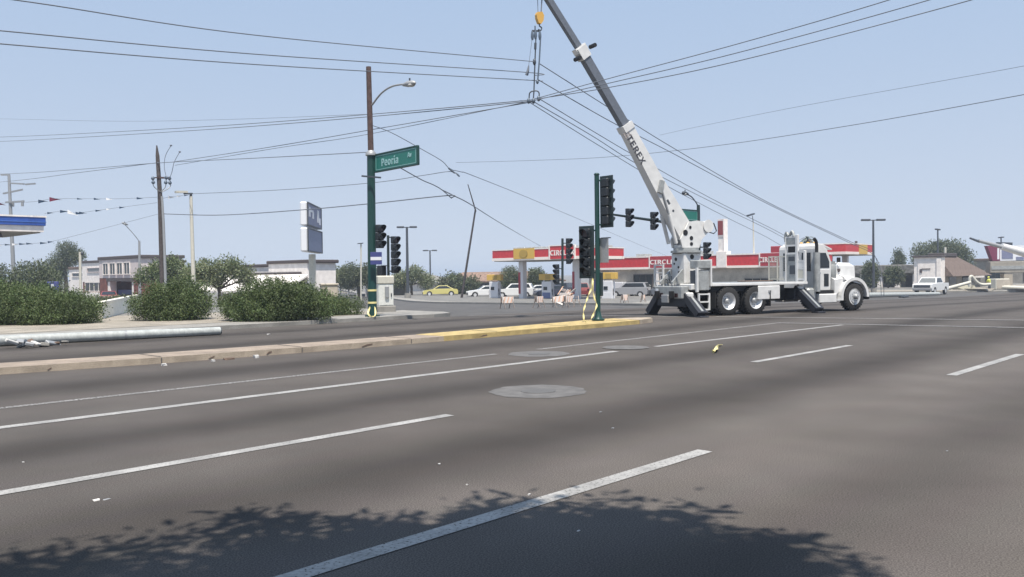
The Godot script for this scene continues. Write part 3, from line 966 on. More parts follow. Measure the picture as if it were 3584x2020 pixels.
func signal_head(parent: Node, at: Vector3, turn: float, n: int, plate := true, pitch := 0.31, called := "signal_head") -> Node3D:
	var o := group_part(called, parent, at, turn)
	var s := Sh.new()
	for k in n: s.box(Vector3(0, (k - (n - 1) / 2.0) * pitch, 0), Vector3(pitch * 0.98, pitch * 0.97, 0.2), Transform3D(), 0.03)
	part("housing", s, "signal_black", o)
	if plate:
		s = Sh.new()
		s.box(Vector3(0, 0, 0.02), Vector3(pitch + 0.26, n * pitch + 0.16, 0.03), Transform3D(), 0.008)
		for k in 6: s.box(Vector3(0, (k - 2.5) * n * pitch / 5.6, -0.004), Vector3(pitch + 0.2, 0.02, 0.03))
		part("back_plate", s, "signal_back", o)
	for k in n:
		var y := (k - (n - 1) / 2.0) * pitch
		s = Sh.new()
		s.cyl(Vector3(0, y, 0.1), Vector3(0, y, 0.115), pitch * 0.42, 16)
		part("lens", s, ["lens_green", "lens_green", "lens_amber", "lens_amber", "lens_red"][k] if n == 5 else ["lens_green", "lens_amber", "lens_red"][k % 3], o)
		s = Sh.new()
		var r := pitch * 0.46
		for q in 14:
			var a0 := deg_to_rad(-40.0 + 260.0 * q / 14.0)
			var a1 := deg_to_rad(-40.0 + 260.0 * (q + 1) / 14.0)
			var l0 := 0.1 + 0.2 * (0.35 + 0.65 * clampf(sin(a0) + 0.4, 0.0, 1.0))
			var l1 := 0.1 + 0.2 * (0.35 + 0.65 * clampf(sin(a1) + 0.4, 0.0, 1.0))
			var p := []
			for rr in [r, r - 0.012]:
				p.append([Vector3(cos(a0) * rr, y + sin(a0) * rr, 0.1), Vector3(cos(a1) * rr, y + sin(a1) * rr, 0.1), Vector3(cos(a1) * rr, y + sin(a1) * rr, l1), Vector3(cos(a0) * rr, y + sin(a0) * rr, l0)])
			s.hull8(p[0] + p[1])
		part("visor", s, "signal_black", o)
	return o


func double_lamp(label: String, at: Vector3, h: float, turn := -0.8, arm := 0.75, r := 0.1):
	var o := thing("car_park_lamp", label, "lamp post", at, turn, "twin headed car park lamps")
	var s := Sh.new()
	s.cyl(Vector3(0, -0.1, 0), Vector3(0, h, 0), r * 1.2, 10, r * 0.8)
	part("pole", s, "dark_metal", o)
	s = Sh.new()
	s.cyl(Vector3(0, -0.1, 0), Vector3(0, 0.7, 0), r * 2.4, 14)
	part("footing", s, "concrete", o)
	for k in [-1, 1]:
		s = Sh.new()
		s.box(Vector3(k * arm, h - 0.02, 0), Vector3(arm * 1.15, 0.22, 0.42), Transform3D(), 0.05)
		part("lamp_head", s, "dark_metal", o)
	s = Sh.new()
	s.beam(Vector3(-arm, h - 0.05, 0), Vector3(arm, h - 0.05, 0), 0.09, 0.09)
	part("arm", s, "dark_metal", o)


func lamp_arm(parent: Node, pts: Array, head_len := 0.55, m := "galvanised"):
	var s := Sh.new()
	s.tube(smooth(pts, 6), 0.035, 8)
	part("lamp_arm", s, m, parent)
	var e: Vector3 = pts[-1]
	var d: Vector3 = (pts[-1] - pts[-2])
	d.y *= 0.3
	d = d.normalized()
	s = Sh.new()
	s.tube([e - d * head_len * 0.7, e - d * head_len * 0.3, e + d * head_len * 0.15, e + d * head_len * 0.3], [0.05, 0.11, 0.1, 0.03], 10)
	var h := part("lamp_head", s, m, parent)
	s = Sh.new()
	s.ball(e - d * head_len * 0.05 - Vector3(0, 0.06, 0), Vector3(0.13, 0.06, 0.13), 10)
	part("lens", s, "lamp_lens", h)
	s = Sh.new()
	s.cyl(e + Vector3(0, 0.08, 0) - d * 0.1, e + Vector3(0, 0.2, 0) - d * 0.1, 0.03, 8)
	part("photocell", s, "dark_metal", h)


func street_sign(parent: Node, a: Vector3, b: Vector3, h: float, words: String, small: String, size: float):
	var x := b - a
	x.y = 0.0
	var w := x.length()
	x = x.normalized()
	var z := x.cross(Vector3.UP)
	var o := group_part("street_sign", parent)
	o.transform = Transform3D(Basis(x, Vector3.UP, z), (a + b) / 2.0)
	block(o, "panel", -w / 2, w / 2, -h / 2, h / 2, -0.03, 0.03, "sign_green", 0.01)
	var s := Sh.new()
	for e in [-1, 1]:
		s.box(Vector3(0, e * (h / 2 - 0.015), 0), Vector3(w + 0.02, 0.05, 0.11), Transform3D(), 0.012)
		s.box(Vector3(e * (w / 2 - 0.01), 0, 0), Vector3(0.05, h - 0.055, 0.11), Transform3D(), 0.012)
	part("frame", s, "signal_green", o)
	s = Sh.new()
	for e in [-1, 1]:
		s.box(Vector3(0, e * (h / 2 - 0.08), 0.033), Vector3(w - 0.2, 0.018, 0.006))
		s.box(Vector3(e * (w / 2 - 0.1), 0, 0.033), Vector3(0.018, h - 0.178, 0.006))
	part("border", s, "sign_letter", o)
	if words:
		var t := part("lettering", text(words, size, 0.01), "sign_letter", o)
		t.position = Vector3(-w * 0.13, -0.02, 0.036)
		t = part("lettering", text(small, size * 0.6, 0.01), "sign_letter", o)
		t.position = Vector3(w * 0.33, 0.06, 0.036)
	return o


func street_poles():
	# green signal post on the median
	var b: Vector3 = Vector3(21.355, 0.15, -16.351)
	b.y = 0.15
	var o := thing("signal_pole", "green signal post standing on the yellow median nose with two tall black heads", "traffic signal", b)
	var s := Sh.new()
	s.cyl(Vector3(0, -0.1, 0), Vector3(0, 4.717 - 0.15, 0), 0.076, 16)
	s.ball(Vector3(0, 4.717 - 0.15, 0), Vector3(0.092, 0.05, 0.092), 12)
	part("post", s, "signal_green", o)
	s = Sh.new()
	s.cyl(Vector3(0, -0.01, 0), Vector3(0, 0.04, 0), 0.2, 18)
	s.tube([Vector3(0, 0.04, 0), Vector3(0, 0.1, 0), Vector3(0, 0.3, 0)], [0.15, 0.11, 0.07], 16)
	part("base", s, "signal_green", o)
	signal_head(o, Vector3(0.0, 3.842 - 0.15, 0.36), PI / 2 - 0.12, 5, true, 0.29)
	signal_head(o, Vector3(-0.02, 2.290 - 0.15, -0.4), -PI / 2 + 0.1, 5, true, 0.3)
	s = Sh.new()
	for y in [4.515 - 0.15, 3.132 - 0.15]:
		s.beam(Vector3(0, y, 0), Vector3(0, y, 0.3), 0.05, 0.05)
	for y in [2.964 - 0.15, 1.641 - 0.15]:
		s.beam(Vector3(0, y, 0), Vector3(0, y, -0.34), 0.05, 0.05)
	part("bracket", s, "signal_green", o)
	s = Sh.new()
	s.box(Vector3(0.08, 2.334 - 0.15, 0.2), Vector3(0.02, 0.78, 0.34), Transform3D(), 0.008)
	part("sign_panel", s, "galvanised", o)
	s = Sh.new()
	s.box(Vector3(0.1, 2.720 - 0.15, 0.26), Vector3(0.06, 0.03, 0.34))
	part("sign_clamp", s, "dark_metal", o)
	s = Sh.new()
	s.box(Vector3(0.05, 1.274 - 0.15, 0.1), Vector3(0.1, 0.75, 0.09), Transform3D(), 0.02)
	part("terminal_box", s, "signal_back", o)
	# wooden pole with green steel sleeve, street sign and lamp
	b = Vector3(19.406, 0, -25.319) + Vector3(0, 0.13, 0)
	o = thing("utility_pole", "tall pole, wood above green steel, with street sign and lamp arm", "utility pole", b)
	s = Sh.new()
	s.cyl(Vector3(0, -0.1, 0), Vector3(19.426, 6.111, -25.295) - b, 0.165, 20, 0.145)
	part("steel_sleeve", s, "signal_green", o)
	s = Sh.new()
	s.cyl(Vector3(0, 0, 0), Vector3(0, 0.05, 0), 0.28, 20)
	part("base", s, "signal_green", o)
	s = Sh.new()
	s.cyl(Vector3(19.426, 6.111, -25.295) - b, Vector3(19.369, 9.31, -25.285) - b, 0.108, 16, 0.092)
	part("wood_top", s, "wood_pole", o)
	s = Sh.new()
	s.tube([Vector3(19.425, 6.052, -25.294) - b, Vector3(19.427, 6.14, -25.295) - b, Vector3(19.429, 6.243, -25.295) - b], [0.2, 0.2, 0.115], 16)
	part("collar", s, "galvanised", o)
	s = Sh.new()
	s.beam(Vector3(19.057, 5.286, -25.376) - b, Vector3(19.409, 5.196, -24.707) - b, 0.05, 0.06)
	part("cross_bar", s, "dark_metal", o)
	lamp_arm(o, [Vector3(19.431, 7.907, -25.186) - b, Vector3(19.491, 8.276, -24.692) - b, Vector3(19.538, 8.441, -24.062) - b, Vector3(19.662, 8.406, -23.198) - b], 0.6)
	street_sign(o, Vector3(19.53, 5.801, -25.176) - b, Vector3(19.239, 5.721, -22.417) - b, 0.66, "Peoria", "Av", 0.27)
	signal_head(o, Vector3(19.524, 3.07, -24.973) - b, -0.1, 3, false, 0.29)
	s = Sh.new()
	s.box(Vector3(0, 0, 0), Vector3(0.42, 0.46, 0.015), Transform3D(Basis(Vector3.UP, -0.72), Vector3(19.294, 2.264, -24.907) - b), 0.006)
	var q := part("blue_notice", s, "navy_sign", o)
	s = Sh.new()
	s.box(Vector3(0, -0.01, 0.012), Vector3(0.4, 0.12, 0.006), Transform3D(Basis(Vector3.UP, -0.72), Vector3(19.294, 2.264, -24.907) - b))
	part("white_band", s, "sign_white", q)
	for y in [1.057, 0.602]:
		s = Sh.new()
		s.cyl(Vector3(0, y - 0.13, 0), Vector3(0, y - 0.06, 0), 0.172, 20)
		part("tape_band", s, "tape_yellow", o)
	# signal post behind the cabinet
	b = Vector3(24.039, -0.069, -30.173) + Vector3(0, 0.13, 0)
	o = thing("signal_pole", "thin dark signal post behind the white cabinet with a five lens head", "traffic signal", b)
	s = Sh.new()
	s.cyl(Vector3(0, -0.1, 0), Vector3(23.959, 3.433, -30.048) - b, 0.06, 12)
	part("post", s, "signal_back", o)
	signal_head(o, Vector3(24.148, 2.561, -29.826) - b, -0.05, 5, false, 0.33)
	s = Sh.new()
	for y in [597, 683]: s.beam(Vector3(23.957, 3.344, -30.048) - b + Vector3(0, -(y - 597) * 0.0177, 0), Vector3(24.151, 3.341, -29.841) - b + Vector3(0, -(y - 597) * 0.0177, 0), 0.05, 0.05)
	part("bracket", s, "signal_back", o)
	s = Sh.new()
	s.box(Vector3.ZERO, Vector3(0.44, 0.46, 0.26), Transform3D(Basis(Vector3.UP, 0.4), Vector3(23.733, 1.859, -30.251) - b), 0.03)
	q = part("pedestrian_head", s, "signal_black", o)
	s = Sh.new()
	s.box(Vector3(0, 0.22, 0.18), Vector3(0.42, 0.03, 0.2), Transform3D(Basis(Vector3.UP, 0.4), Vector3(23.733, 1.859, -30.251) - b))
	part("visor", s, "signal_black", q)
	# post at the far corner, left of the median signal
	b = Vector3(43.066, -0.453, -35.908) + Vector3(0, 0.13, 0)
	o = thing("signal_pole", "thin dark signal post in front of the fuel canopy with two heads", "traffic signal", b)
	s = Sh.new()
	s.cyl(Vector3(0, -0.1, 0), Vector3(43.154, 3.952, -35.917) - b, 0.08, 12)
	part("post", s, "signal_back", o)
	signal_head(o, Vector3(43.406, 3.111, -35.63) - b, -0.05, 5, false, 0.34)
	signal_head(o, Vector3(42.857, 1.605, -36.179) - b, -PI / 2, 4, false, 0.33)
	s = Sh.new()
	for p in [[Vector3(43.148, 3.639, -35.916) - b, Vector3(43.416, 3.634, -35.631) - b], [Vector3(43.126, 2.541, -35.914) - b, Vector3(43.393, 2.484, -35.628) - b], [Vector3(43.114, 1.967, -35.913) - b, Vector3(42.882, 1.971, -36.161) - b]]: s.beam(p[0], p[1], 0.06, 0.06)
	part("bracket", s, "signal_back", o)
	# mast arm on the station corner
	b = Vector3(42.156, -0.271, -25.193) + Vector3(0, 0.1, 0)
	o = thing("mast_arm_signal", "signal mast behind the crane with long arm, two heads and green sign", "traffic signal", b)
	s = Sh.new()
	s.cyl(Vector3(0, -0.2, 0), Vector3(42.269, 5.404, -25.205) - b, 0.16, 16, 0.09)
	part("post", s, "signal_back", o)
	s = Sh.new()
	s.tube([Vector3(42.242, 4.06, -25.202) - b, Vector3(38.811, 4.373, -25.504) - b, Vector3(34.918, 4.578, -25.709) - b], [0.1, 0.08, 0.055], 12)
	part("mast_arm", s, "signal_back", o)
	signal_head(o, Vector3(36.014, 4.454, -25.562) - b, -0.05, 3, false, 0.32)
	signal_head(o, Vector3(38.141, 4.368, -25.486) - b, -0.05, 3, false, 0.32)
	signal_head(o, Vector3(42.155, 2.813, -24.682) - b, -0.05, 3, false, 0.32)
	s = Sh.new()
	s.beam(Vector3(42.222, 3.03, -25.2) - b, Vector3(42.159, 3.013, -24.683) - b, 0.07, 0.07)
	part("bracket", s, "signal_back", o)
	street_sign(o, Vector3(40.646, 4.781, -25.313) - b, Vector3(42.227, 4.8, -25.237) - b, 0.64, "", "", 0.25)
	lamp_arm(o, [Vector3(42.268, 5.314, -25.205) - b, Vector3(41.99, 5.568, -25.214) - b, Vector3(41.551, 5.857, -25.251) - b, Vector3(40.862, 5.992, -25.257) - b], 0.6, "dark_metal")
	# wooden pole with cut-outs on the left
	b = Vector3(20.619, -0.226, -45.207) + Vector3(0, 0.1, 0)
	o = thing("utility_pole", "leaning wooden pole with burnt tip and cut-outs left of the signboard", "utility pole", b)
	s = Sh.new()
	s.tube([Vector3(0, -0.2, 0), Vector3(20.66, 6.168, -45.459) - b, Vector3(20.658, 8.292, -45.657) - b, Vector3(20.64, 8.853, -45.689) - b], [0.15, 0.12, 0.1, 0.03], 14)
	part("pole", s, "grey_wood", o)
	s = Sh.new()
	s.tube([Vector3(20.646, -0.221, -44.886) - b, Vector3(20.672, 4.647, -45.119) - b, Vector3(20.641, 6.062, -45.184) - b], [0.075, 0.07, 0.06], 10)
	part("conduit", s, "galvanised", o)
	for p in [[Vector3(20.191, 7.017, -45.248) - b, Vector3(20.212, 6.591, -45.216) - b, Vector3(20.618, 6.33, -45.361) - b], [Vector3(20.823, 7.087, -45.014) - b, Vector3(20.784, 6.573, -45.045) - b, Vector3(20.648, 6.33, -45.33) - b], [Vector3(21.168, 7.101, -45.378) - b, Vector3(21.188, 6.624, -45.346) - b, Vector3(20.661, 6.286, -45.314) - b]]:
		s = Sh.new()
		s.tube(smooth(p, 5), 0.022, 6)
		q = part("cutout_arm", s, "galvanised", o)
		s = Sh.new()
		for k in 2:
			var c: Vector3 = p[0].lerp(p[1], 0.1 + 0.5 * k)
			s.tube([c + Vector3(0, 0.13, 0), c + Vector3(0, 0.03, 0), c, c - Vector3(0, 0.08, 0)], [0.04, 0.1, 0.1, 0.03], 10)
		part("insulator", s, "insulator", q)
	s = Sh.new()
	s.beam(Vector3(20.545, 7.083, -45.457) - b, Vector3(21.197, 7.1, -45.347) - b, 0.07, 0.09)
	s.beam(Vector3(20.545, 7.083, -45.457) - b, Vector3(20.177, 7.039, -45.263) - b, 0.05, 0.06)
	part("cross_arm", s, "wood_pole", o)
	for p in [[Vector3(20.823, 7.087, -45.014) - b, Vector3(20.761, 7.645, -45.094) - b, Vector3(20.817, 8.244, -45.048) - b, Vector3(21.034, 8.797, -44.831) - b], [Vector3(21.183, 7.101, -45.363) - b, Vector3(21.279, 7.489, -45.269) - b, Vector3(21.363, 7.964, -45.191) - b, Vector3(21.582, 8.523, -44.971) - b]]:
		s = Sh.new()
		s.tube(smooth(p, 6), 0.016, 5)
		s.ball(p[3], Vector3(0.07, 0.05, 0.07), 8)
		part("loose_jumper", s, "wire", o)
	# broken pole leaning in the distance
	b = Vector3(67.4, -1.1, -71.342)
	o = thing("broken_pole", "thin snapped pole leaning right with its top hanging, left of the canopy", "utility pole", b)
	s = Sh.new()
	s.cyl(Vector3(0, -0.2, 0), Vector3(68.031, 9.054, -69.447) - b, 0.15, 10, 0.1)
	part("lower_length", s, "grey_wood", o)
	s = Sh.new()
	s.cyl(Vector3(68.058, 8.872, -69.414) - b, Vector3(66.109, 11.747, -68.635) - b, 0.085, 8, 0.05)
	part("hanging_top", s, "grey_wood", o)
	# distant steel pole at the left edge
	b = Vector3(30.294, -1.1, -102.089)
	o = thing("steel_pole", "distant grey pole with crossarms above the blue canopy", "utility pole", b)
	s = Sh.new()
	s.cyl(Vector3(0, -0.2, 0), Vector3(30.108, 13.062, -102.62) - b, 0.24, 12, 0.14)
	part("pole", s, "galvanised", o)
	for p in [[Vector3(30.149, 12.16, -102.555) - b, Vector3(30.866, 11.942, -100.326) - b], [Vector3(29.85, 11.114, -103.726) - b, Vector3(30.738, 11.349, -100.448) - b], [Vector3(29.814, 10.105, -102.864) - b, Vector3(30.829, 10.116, -100.322) - b], [Vector3(29.521, 13.073, -103.246) - b, Vector3(30.167, 13.061, -102.557) - b], [Vector3(30.981, 11.897, -100.202) - b, Vector3(31.332, 11.856, -98.366) - b]]:
		s = Sh.new()
		s.beam(p[0], p[1], 0.14, 0.16)
		part("cross_arm", s, "galvanised", o)
	s = Sh.new()
	for p in [Vector3(30.338, 9.881, -102.3) - b, Vector3(30.707, 9.821, -100.445) - b]: s.cyl(p - Vector3(0, 0.25, 0), p + Vector3(0, 0.25, 0), 0.14, 10)
	part("transformer", s, "galvanised", o)
	# cream lamp post beside the wooden pole
	b = Vector3(22.712, -0.271, -45.899) + Vector3(0, 0.1, 0)
	o = thing("street_lamp", "cream lamp post right of the wooden pole with flat lamp pointing left", "street lamp", b)
	s = Sh.new()
	s.cyl(Vector3(0, -0.2, 0), Vector3(22.705, 6.246, -46.059) - b, 0.13, 14, 0.085)
	part("pole", s, "cream_pole", o)
	s = Sh.new()
	s.beam(Vector3(22.769, 6.401, -45.994) - b, Vector3(22.245, 6.367, -45.967) - b, 0.07, 0.08)
	s.cyl(Vector3(22.704, 6.201, -46.059) - b, Vector3(22.708, 6.403, -46.06) - b, 0.07, 10)
	part("arm", s, "dark_metal", o)
	s = Sh.new()
	s.beam(Vector3(22.369, 6.454, -45.838) - b, Vector3(21.743, 6.421, -45.918) - b, 0.3, 0.11)
	part("lamp_head", s, "cream_pole", o)
	b = Vector3(36.083, -1.04, -84.239)
	o = thing("street_lamp", "grey lamp post with long arm rising left above the brick building", "street lamp", b)
	s = Sh.new()
	s.cyl(Vector3(0, -0.2, 0), Vector3(36.158, 5.403, -84.309) - b, 0.16, 10, 0.1)
	part("pole", s, "galvanised", o)
	lamp_arm(o, [Vector3(36.157, 5.325, -84.309) - b, Vector3(35.728, 5.858, -84.193) - b, Vector3(35.198, 6.465, -84.188) - b, Vector3(34.561, 7.054, -84.004) - b], 0.7)
	b = Vector3(25.969, -0.726, -71.64)
	o = thing("white_post", "plain white post in front of the brick building's left wing", "post", b)
	s = Sh.new()
	s.cyl(Vector3(0, -0.2, 0), Vector3(26.017, 3.848, -71.696) - b, 0.11, 12, 0.1)
	part("shaft", s, "cream_pole", o)
	s = Sh.new()
	s.ball(Vector3(26.123, 3.719, -71.58) - b, Vector3(0.12, 0.14, 0.12), 8)
	part("camera_knob", s, "dark_metal", o)
	b = Vector3(83.141, -1.1, -42.892)
	o = thing("street_lamp", "thin pale lamp post seen over the truck's empty deck", "street lamp", b)
	s = Sh.new()
	s.cyl(Vector3(0, -0.2, 0), Vector3(83.184, 6.814, -43.031) - b, 0.12, 10, 0.06)
	part("pole", s, "cream_pole", o)
	s = Sh.new()
	s.beam(Vector3(83.184, 6.814, -43.031) - b, Vector3(82.772, 7.502, -42.902) - b, 0.06, 0.06)
	s.beam(Vector3(82.862, 7.71, -42.811) - b, Vector3(81.508, 7.442, -42.785) - b, 0.3, 0.14)
	part("lamp_head", s, "dark_metal", o)
	b = Vector3(57.687, -1.1, -77.302)
	o = thing("white_post", "thin white post among far trees left of the green signal pole", "post", b)
	s = Sh.new()
	s.cyl(Vector3(0, -0.2, 0), Vector3(57.816, 5.333, -77.315) - b, 0.08, 10)
	part("shaft", s, "cream_pole", o)
	s = Sh.new()
	s.beam(Vector3(57.968, 5.33, -77.154) - b, Vector3(57.33, 5.278, -77.247) - b, 0.14, 0.1)
	part("lamp_head", s, "dark_metal", o)
	b = Vector3(127.08, -1.1, -37.009)
	o = thing("white_post", "pale post in front of the mansard restaurant's roof", "post", b)
	s = Sh.new()
	s.cyl(Vector3(0, -0.2, 0), Vector3(127.196, 4.698, -37.022) - b, 0.16, 10)
	part("shaft", s, "cream_pole", o)
	double_lamp("nearer twin headed lamp right of the white cabinet", Vector3(64.496, -1.1, -77.357), 8.470, -0.8, 0.75, 0.16)
	double_lamp("farther twin headed lamp left of the leaning broken pole", Vector3(94.192, -1.1, -107.095), 6.944, -0.8, 0.75, 0.14)
	double_lamp("tall twin headed lamp right of the second fuel canopy", Vector3(96.837, -1.1, -35.612), 8.343, -0.8, 0.85, 0.13)
	double_lamp("twin headed lamp above the round tree at right", Vector3(144.619, -1.1, -43.169), 9.087, 0.1, 0.8, 0.14)
	double_lamp("small twin headed lamp above the tapered pole sign", Vector3(179.538, -1.1, -42.51), 8.634, 0.55, 0.7, 0.14)
	# two box pylon sign
	b = Vector3(27.525, -0.281, -41.358) + Vector3(0, 0.1, 0)
	o = thing("pylon_sign", "two box white edged pole sign left of the green signal pole", "sign", b)
	s = Sh.new()
	s.cyl(Vector3(0, -0.2, 0), Vector3(27.542, 2.904, -41.414) - b, 0.2, 14)
	part("pole", s, "cream_pole", o)
	var n := 0
	for c in [[Vector3(26.057, 5.696, -39.554) - b, Vector3(26.031, 4.409, -39.552) - b, Vector3(29.219, 5.6, -42.906) - b], [Vector3(26.044, 4.301, -39.536) - b, Vector3(26.018, 2.992, -39.533) - b, Vector3(29.225, 4.325, -42.869) - b]]:
		var x: Vector3 = c[2] - c[0]
		x.y = 0
		var w := x.length()
		x = x.normalized()
		var h: float = c[0].y - c[1].y
		var g := group_part("cabinet", o)
		g.transform = Transform3D(Basis(x, Vector3.UP, x.cross(Vector3.UP)), Vector3(c[0].x, (c[0].y + c[1].y) / 2, c[0].z))
		block(g, "edge_band", 0, w, -h / 2, h / 2, -0.42, -0.02, "sign_white", 0.07)
		block(g, "face", 0.05, w - 0.05, -h / 2 + 0.05, h / 2 - 0.05, -0.03, 0.0, "sign_face" if n == 0 else "sign_face_low")
		s = Sh.new()
		for e in [-1, 1]:
			s.box(Vector3(w / 2, e * (h / 2 - 0.04), 0.0), Vector3(w, 0.07, 0.06))
			s.box(Vector3(w / 2 + e * (w / 2 - 0.04), 0, 0.0), Vector3(0.08, h - 0.15, 0.06))
		part("face_frame", s, "dark_metal", g)
		if n == 0:
			s = Sh.new()
			s.box(Vector3(w * 0.14, 0.14, 0.005), Vector3(w * 0.1, h * 0.42, 0.02))
			s.box(Vector3(w * 0.3, 0.22, 0.005), Vector3(w * 0.2, h * 0.1, 0.02))
			s.box(Vector3(w * 0.38, 0.02, 0.005), Vector3(w * 0.09, h * 0.3, 0.02))
			s.box(Vector3(w * 0.74, 0.06, 0.005), Vector3(w * 0.12, h * 0.55, 0.02))
			s.box(Vector3(w * 0.88, -0.2, 0.005), Vector3(w * 0.1, h * 0.3, 0.02))
			part("white_marks", s, "sign_white", g)
		n += 1
	# tapered pole sign at the right edge
	b = Vector3(130.632, -1.1, -30.305)
	o = thing("pole_sign", "tapered red, white and blue sign on beige column at right edge", "sign", b, -0.817)
	var k := 0.0541
	block(o, "column", -0.6, 0.6, -0.3, 2.072, -0.5, 0.5, "stucco_beige", 0.05)
	block(o, "lower_band", -46 * k, 48 * k, 2.180, 3.695, -0.6, 0.6, "stucco_grey", 0.05)
	block(o, "reader_board", -44 * k, 46 * k, 2.613, 3.100, 0.6, 0.66, "truck_grey")
	var y0 := 3.803
	var y1 := 5.857
	s = Sh.new()
	s.prism([Vector2(-38 * k, y0), Vector2(-20 * k, y0), Vector2(-20 * k, y1), Vector2(-52 * k, y1)], -0.4, 0.4)
	part("red_panel", s, "maroon", o)
	s = Sh.new()
	s.prism([Vector2(-20 * k + 0.01, y0), Vector2(44 * k, y0), Vector2(50 * k, y1), Vector2(-20 * k + 0.01, y1)], -0.4, 0.4)
	part("white_panel", s, "sign_white", o)
	block(o, "blue_panel", -16 * k, 12 * k, y0 + 0.25, y1 - 0.2, 0.4, 0.44, "sign_face")
	block(o, "white_stripe", -27 * k, -22 * k, y0 + 0.2, y1 - 0.35, 0.4, 0.44, "sign_white")
	block(o, "blue_panel", 20 * k, 40 * k, y0 + 0.1, y0 + 0.5, 0.4, 0.44, "sign_face")
	# far blue notice by the shrubs
	b = Vector3(17.989, -0.317, -53.849) + Vector3(0, 0.1, 0)
	o = thing("blue_sign", "dark blue sign with small white figure behind the left shrubs", "sign", b, -0.7)
	block(o, "post", -0.05, 0.05, -0.1, 1.0, -0.05, 0.05, "galvanised")
	block(o, "panel", -0.32, 0.32, 1.0, 1.75, -0.06, 0.06, "navy_sign", 0.03)
	block(o, "figure", -0.07, 0.07, 1.2, 1.6, 0.06, 0.075, "sign_white")


func wheel(parent: Node, at: Vector3, r: float, w: float, side: float, dual: bool, called := "wheel"):
	var o := group_part(called, parent, at)
	var rings := [[-w / 2, r * 0.62], [-w / 2, r * 0.9], [-w * 0.4, r * 0.98], [-w * 0.2, r], [w * 0.2, r], [w * 0.4, r * 0.98], [w / 2, r * 0.9], [w / 2 + 0.004, r * 0.6]]
	var sets := [0.0, -side * (w + 0.05)] if dual else [0.0]
	var s := Sh.new()
	for off in sets:
		var p := []
		var q := []
		for k in rings:
			p.append(Vector3(0, 0, off + k[0])); q.append(k[1])
		s.tube(p, q, 28, false)
		for k in 28:
			var a := TAU * k / 28
			for e in [-0.32, 0.32]:
				s.box(Vector3(cos(a) * r * 0.995, sin(a) * r * 0.995, off + e * w), Vector3(0.05, 0.05, w * 0.26), Transform3D())
	part("tyre", s, "rubber", o)
	s = Sh.new()
	var f: float = side * w / 2
	var dep := 0.16 if dual else -0.02
	s.tube([Vector3(0, 0, f + side * 0.006), Vector3(0, 0, f - side * 0.02), Vector3(0, 0, f - side * dep), Vector3(0, 0, f - side * (dep + 0.001))], [r * 0.6, r * 0.53, r * 0.47, r * 0.2], 24, false)
	s.tube([Vector3(0, 0, f - side * (dep + 0.02)), Vector3(0, 0, f - side * dep)], [r * 0.48, r * 0.46], 24)
	part("rim", s, "rim", o)
	s = Sh.new()
	s.tube([Vector3(0, 0, f - side * dep), Vector3(0, 0, f - side * (dep - 0.1)), Vector3(0, 0, f - side * (dep - 0.13))], [r * 0.2, r * 0.17, r * 0.1], 14)
	for k in 10:
		var a := TAU * k / 10
		var c := Vector3(cos(a), sin(a), 0) * r * 0.32 + Vector3(0, 0, f - side * dep)
		s.cyl(c, c + Vector3(0, 0, side * 0.03), 0.018, 6)
	part("hub", s, "galvanised", o)


